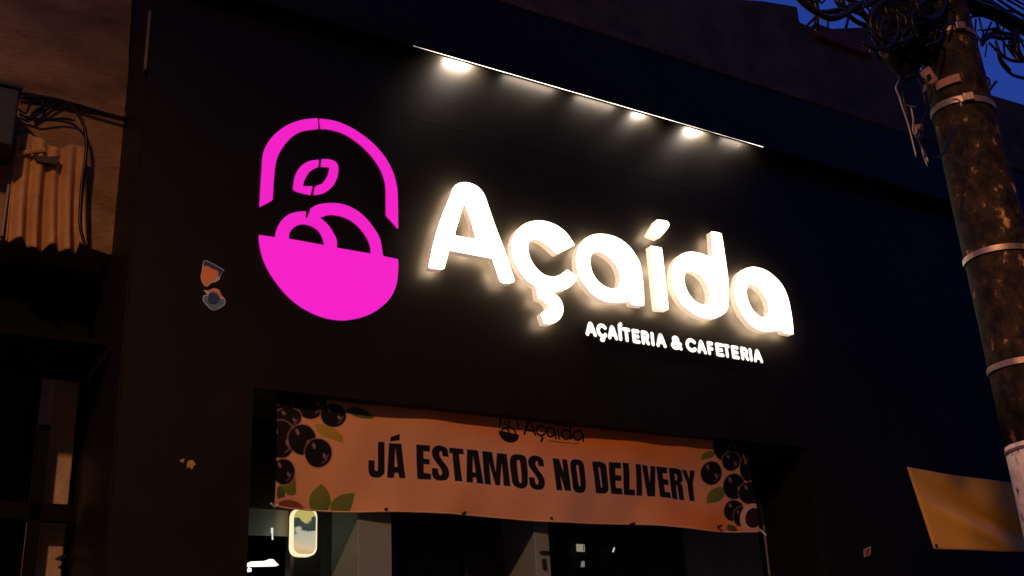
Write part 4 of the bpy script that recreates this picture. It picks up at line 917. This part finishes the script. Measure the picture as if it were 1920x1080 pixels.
bm = bmesh.new(); tube(bm, [at(1723, 249, PY), at(1722, 262, PY)], 0.005, 6); bm_obj('clip_tail', bm, M_cop, e)
# wire ends on the pole
cable([(1785, 187), (1793, 186), (1800, 190), (1803, 200)], PY-0.2, 0.004, 'short pale wire end curling on the pole between plate and strap', None, M_wire)

# ------------------------------------------------------------------ orange tarp behind the pole
YA = -0.9
M_tarp = mat('orange_tarp', (0.95, 0.53, 0.07), 0.65, noise=0.12, nscale=3, bump=0.15, bscale=40)
A, Bq, Cq, Dq = [np.array(at(*p, YA)) for p in ((1702, 877), (2010, 921), (2010, 1038), (1752, 1028))]
nu, nv = 70, 50; Vt = []
for j in range(nv):
    v = j/(nv-1)
    for i in range(nu):
        u = i/(nu-1); p = (A*(1-u)+Bq*u)*(1-v)+(Dq*(1-u)+Cq*u)*v
        d = u*1.0; k = v-0.15-0.95*u
        y = p[1] + 0.75*min(1, u*3)*(0.09*math.exp(-(k/0.16)**2)*(1-u) - 0.05*math.exp(-((k-0.3)/0.12)**2) + 0.02*math.sin(u*9+v*3) + 0.05*math.exp(-((v-0.5*u-0.35)/0.1)**2)*u)
        Vt.append((p[0], y, p[2]-0.012*math.sin(u*math.pi)*(1-v)))
tp = empty('tarp', tuple(Dq), 'plain orange cloth tarp stretched behind the pole at lower right', 'tarp')
o = mesh_obj('cloth', Vt, [(j*nu+i, j*nu+i+1, (j+1)*nu+i+1, (j+1)*nu+i) for j in range(nv-1) for i in range(nu-1)], M_tarp, tp, smooth=True)
o.modifiers.new('thickness', 'SOLIDIFY').thickness = 0.004
bm = bmesh.new(); tube(bm, [Vt[i] for i in range(nu)], 0.006, 5); tube(bm, [Vt[(nv-1)*nu+i] for i in range(nu)], 0.006, 5); tube(bm, [Vt[j*nu] for j in range(nv)], 0.005, 5)
bm_obj('hem', bm, mat('tarp_hem', (0.72, 0.36, 0.11), 0.47), tp)
bm = bmesh.new(); c_ = Vector(Dq)+Vector((0.015, -0.01, 0.015)); tube(bm, [c_, c_+Vector((0, 0.03, 0))], 0.012, 10); bm_obj('eyelet', bm, M_darkmetal, tp)

# ------------------------------------------------------------------ across the street (dark, behind the camera): street lamp and house row
M_far = mat('far_house_plaster', (0.12, 0.11, 0.10), 0.9, noise=0.4, nscale=0.8)
for i, (a, b_, h) in enumerate(((-30, -16, 8.5), (-15.9, -4, 10), (-3.9, 9, 9), (9.1, 22, 11), (22.1, 40, 9))):
    e = empty('house', ((a+b_)/2, -14, 0), ('dark plastered house across the street, far left', 'tall dark plastered house across the street, behind the street lamp', 'dark plastered house across the street facing the shop', 'tallest dark house across the street', 'dark house across the street, far right')[i], 'house')
    h += 4; B('wall', M_far, e, (a, b_, -22, -12.5, 0, h)); B('roof', M_concrete, e, (a-0.04, b_+0.0, -22.2, -12.3, h+0.003, h+0.25))
def street_lamp(pos, label):
    global e
    e = empty('street_lamp', (pos[0], pos[1]-1.3, 0), label, 'street lamp')
    bm = bmesh.new(); lathe(bm, [(0.12, 0), (0.07, pos[2]+0.1)], pos[0], pos[1]-1.3, 16); bm_obj('pole', bm, M_darkmetal, e)
    bm = bmesh.new(); tube(bm, smooth_path([(pos[0], pos[1]-1.3, pos[2]-0.4), (pos[0], pos[1]-1.0, pos[2]+0.22), (pos[0], pos[1]-0.2, pos[2]+0.3)]), 0.035, 8); bm_obj('arm', bm, M_darkmetal, e)
    B('head', M_darkmetal, e, (pos[0]-0.17, pos[0]+0.17, pos[1]-0.3, pos[1]+0.3, pos[2]+0.18, pos[2]+0.34), bev=0.03)
    B('lens', mat('sodium_lens', (0.8, 0.6, 0.4), 0.3, emit=(1.0, 0.5, 0.17), es=20), e, (pos[0]-0.12, pos[0]+0.12, pos[1]-0.22, pos[1]+0.22, pos[2]+0.165, pos[2]+0.178))
    return e
e = street_lamp(SL_POS, 'sodium street lamp on a tall pole on the far kerb')
ld = bpy.data.lights.new('street_lamp_light', 'SPOT'); ld.energy = SL_W; ld.color = (1.0, 0.47, 0.22); ld.shadow_soft_size = 0.3; ld.spot_size = math.radians(144); ld.spot_blend = 0.32
lo = bpy.data.objects.new('street_lamp_light', ld); C.objects.link(lo); lo.parent = e
lo.location = (0, 1.3, SL_POS[2]); 


ld = bpy.data.lights.new('street_lamp_fill', 'POINT'); ld.energy = 330; ld.color = (1.0, 0.50, 0.24); ld.shadow_soft_size = 0.3  # extra point light added to lift the walls above the lamp's cutoff
lo = bpy.data.objects.new('street_lamp_fill', ld); C.objects.link(lo); lo.parent = e; lo.location = (0, 1.3, SL_POS[2])
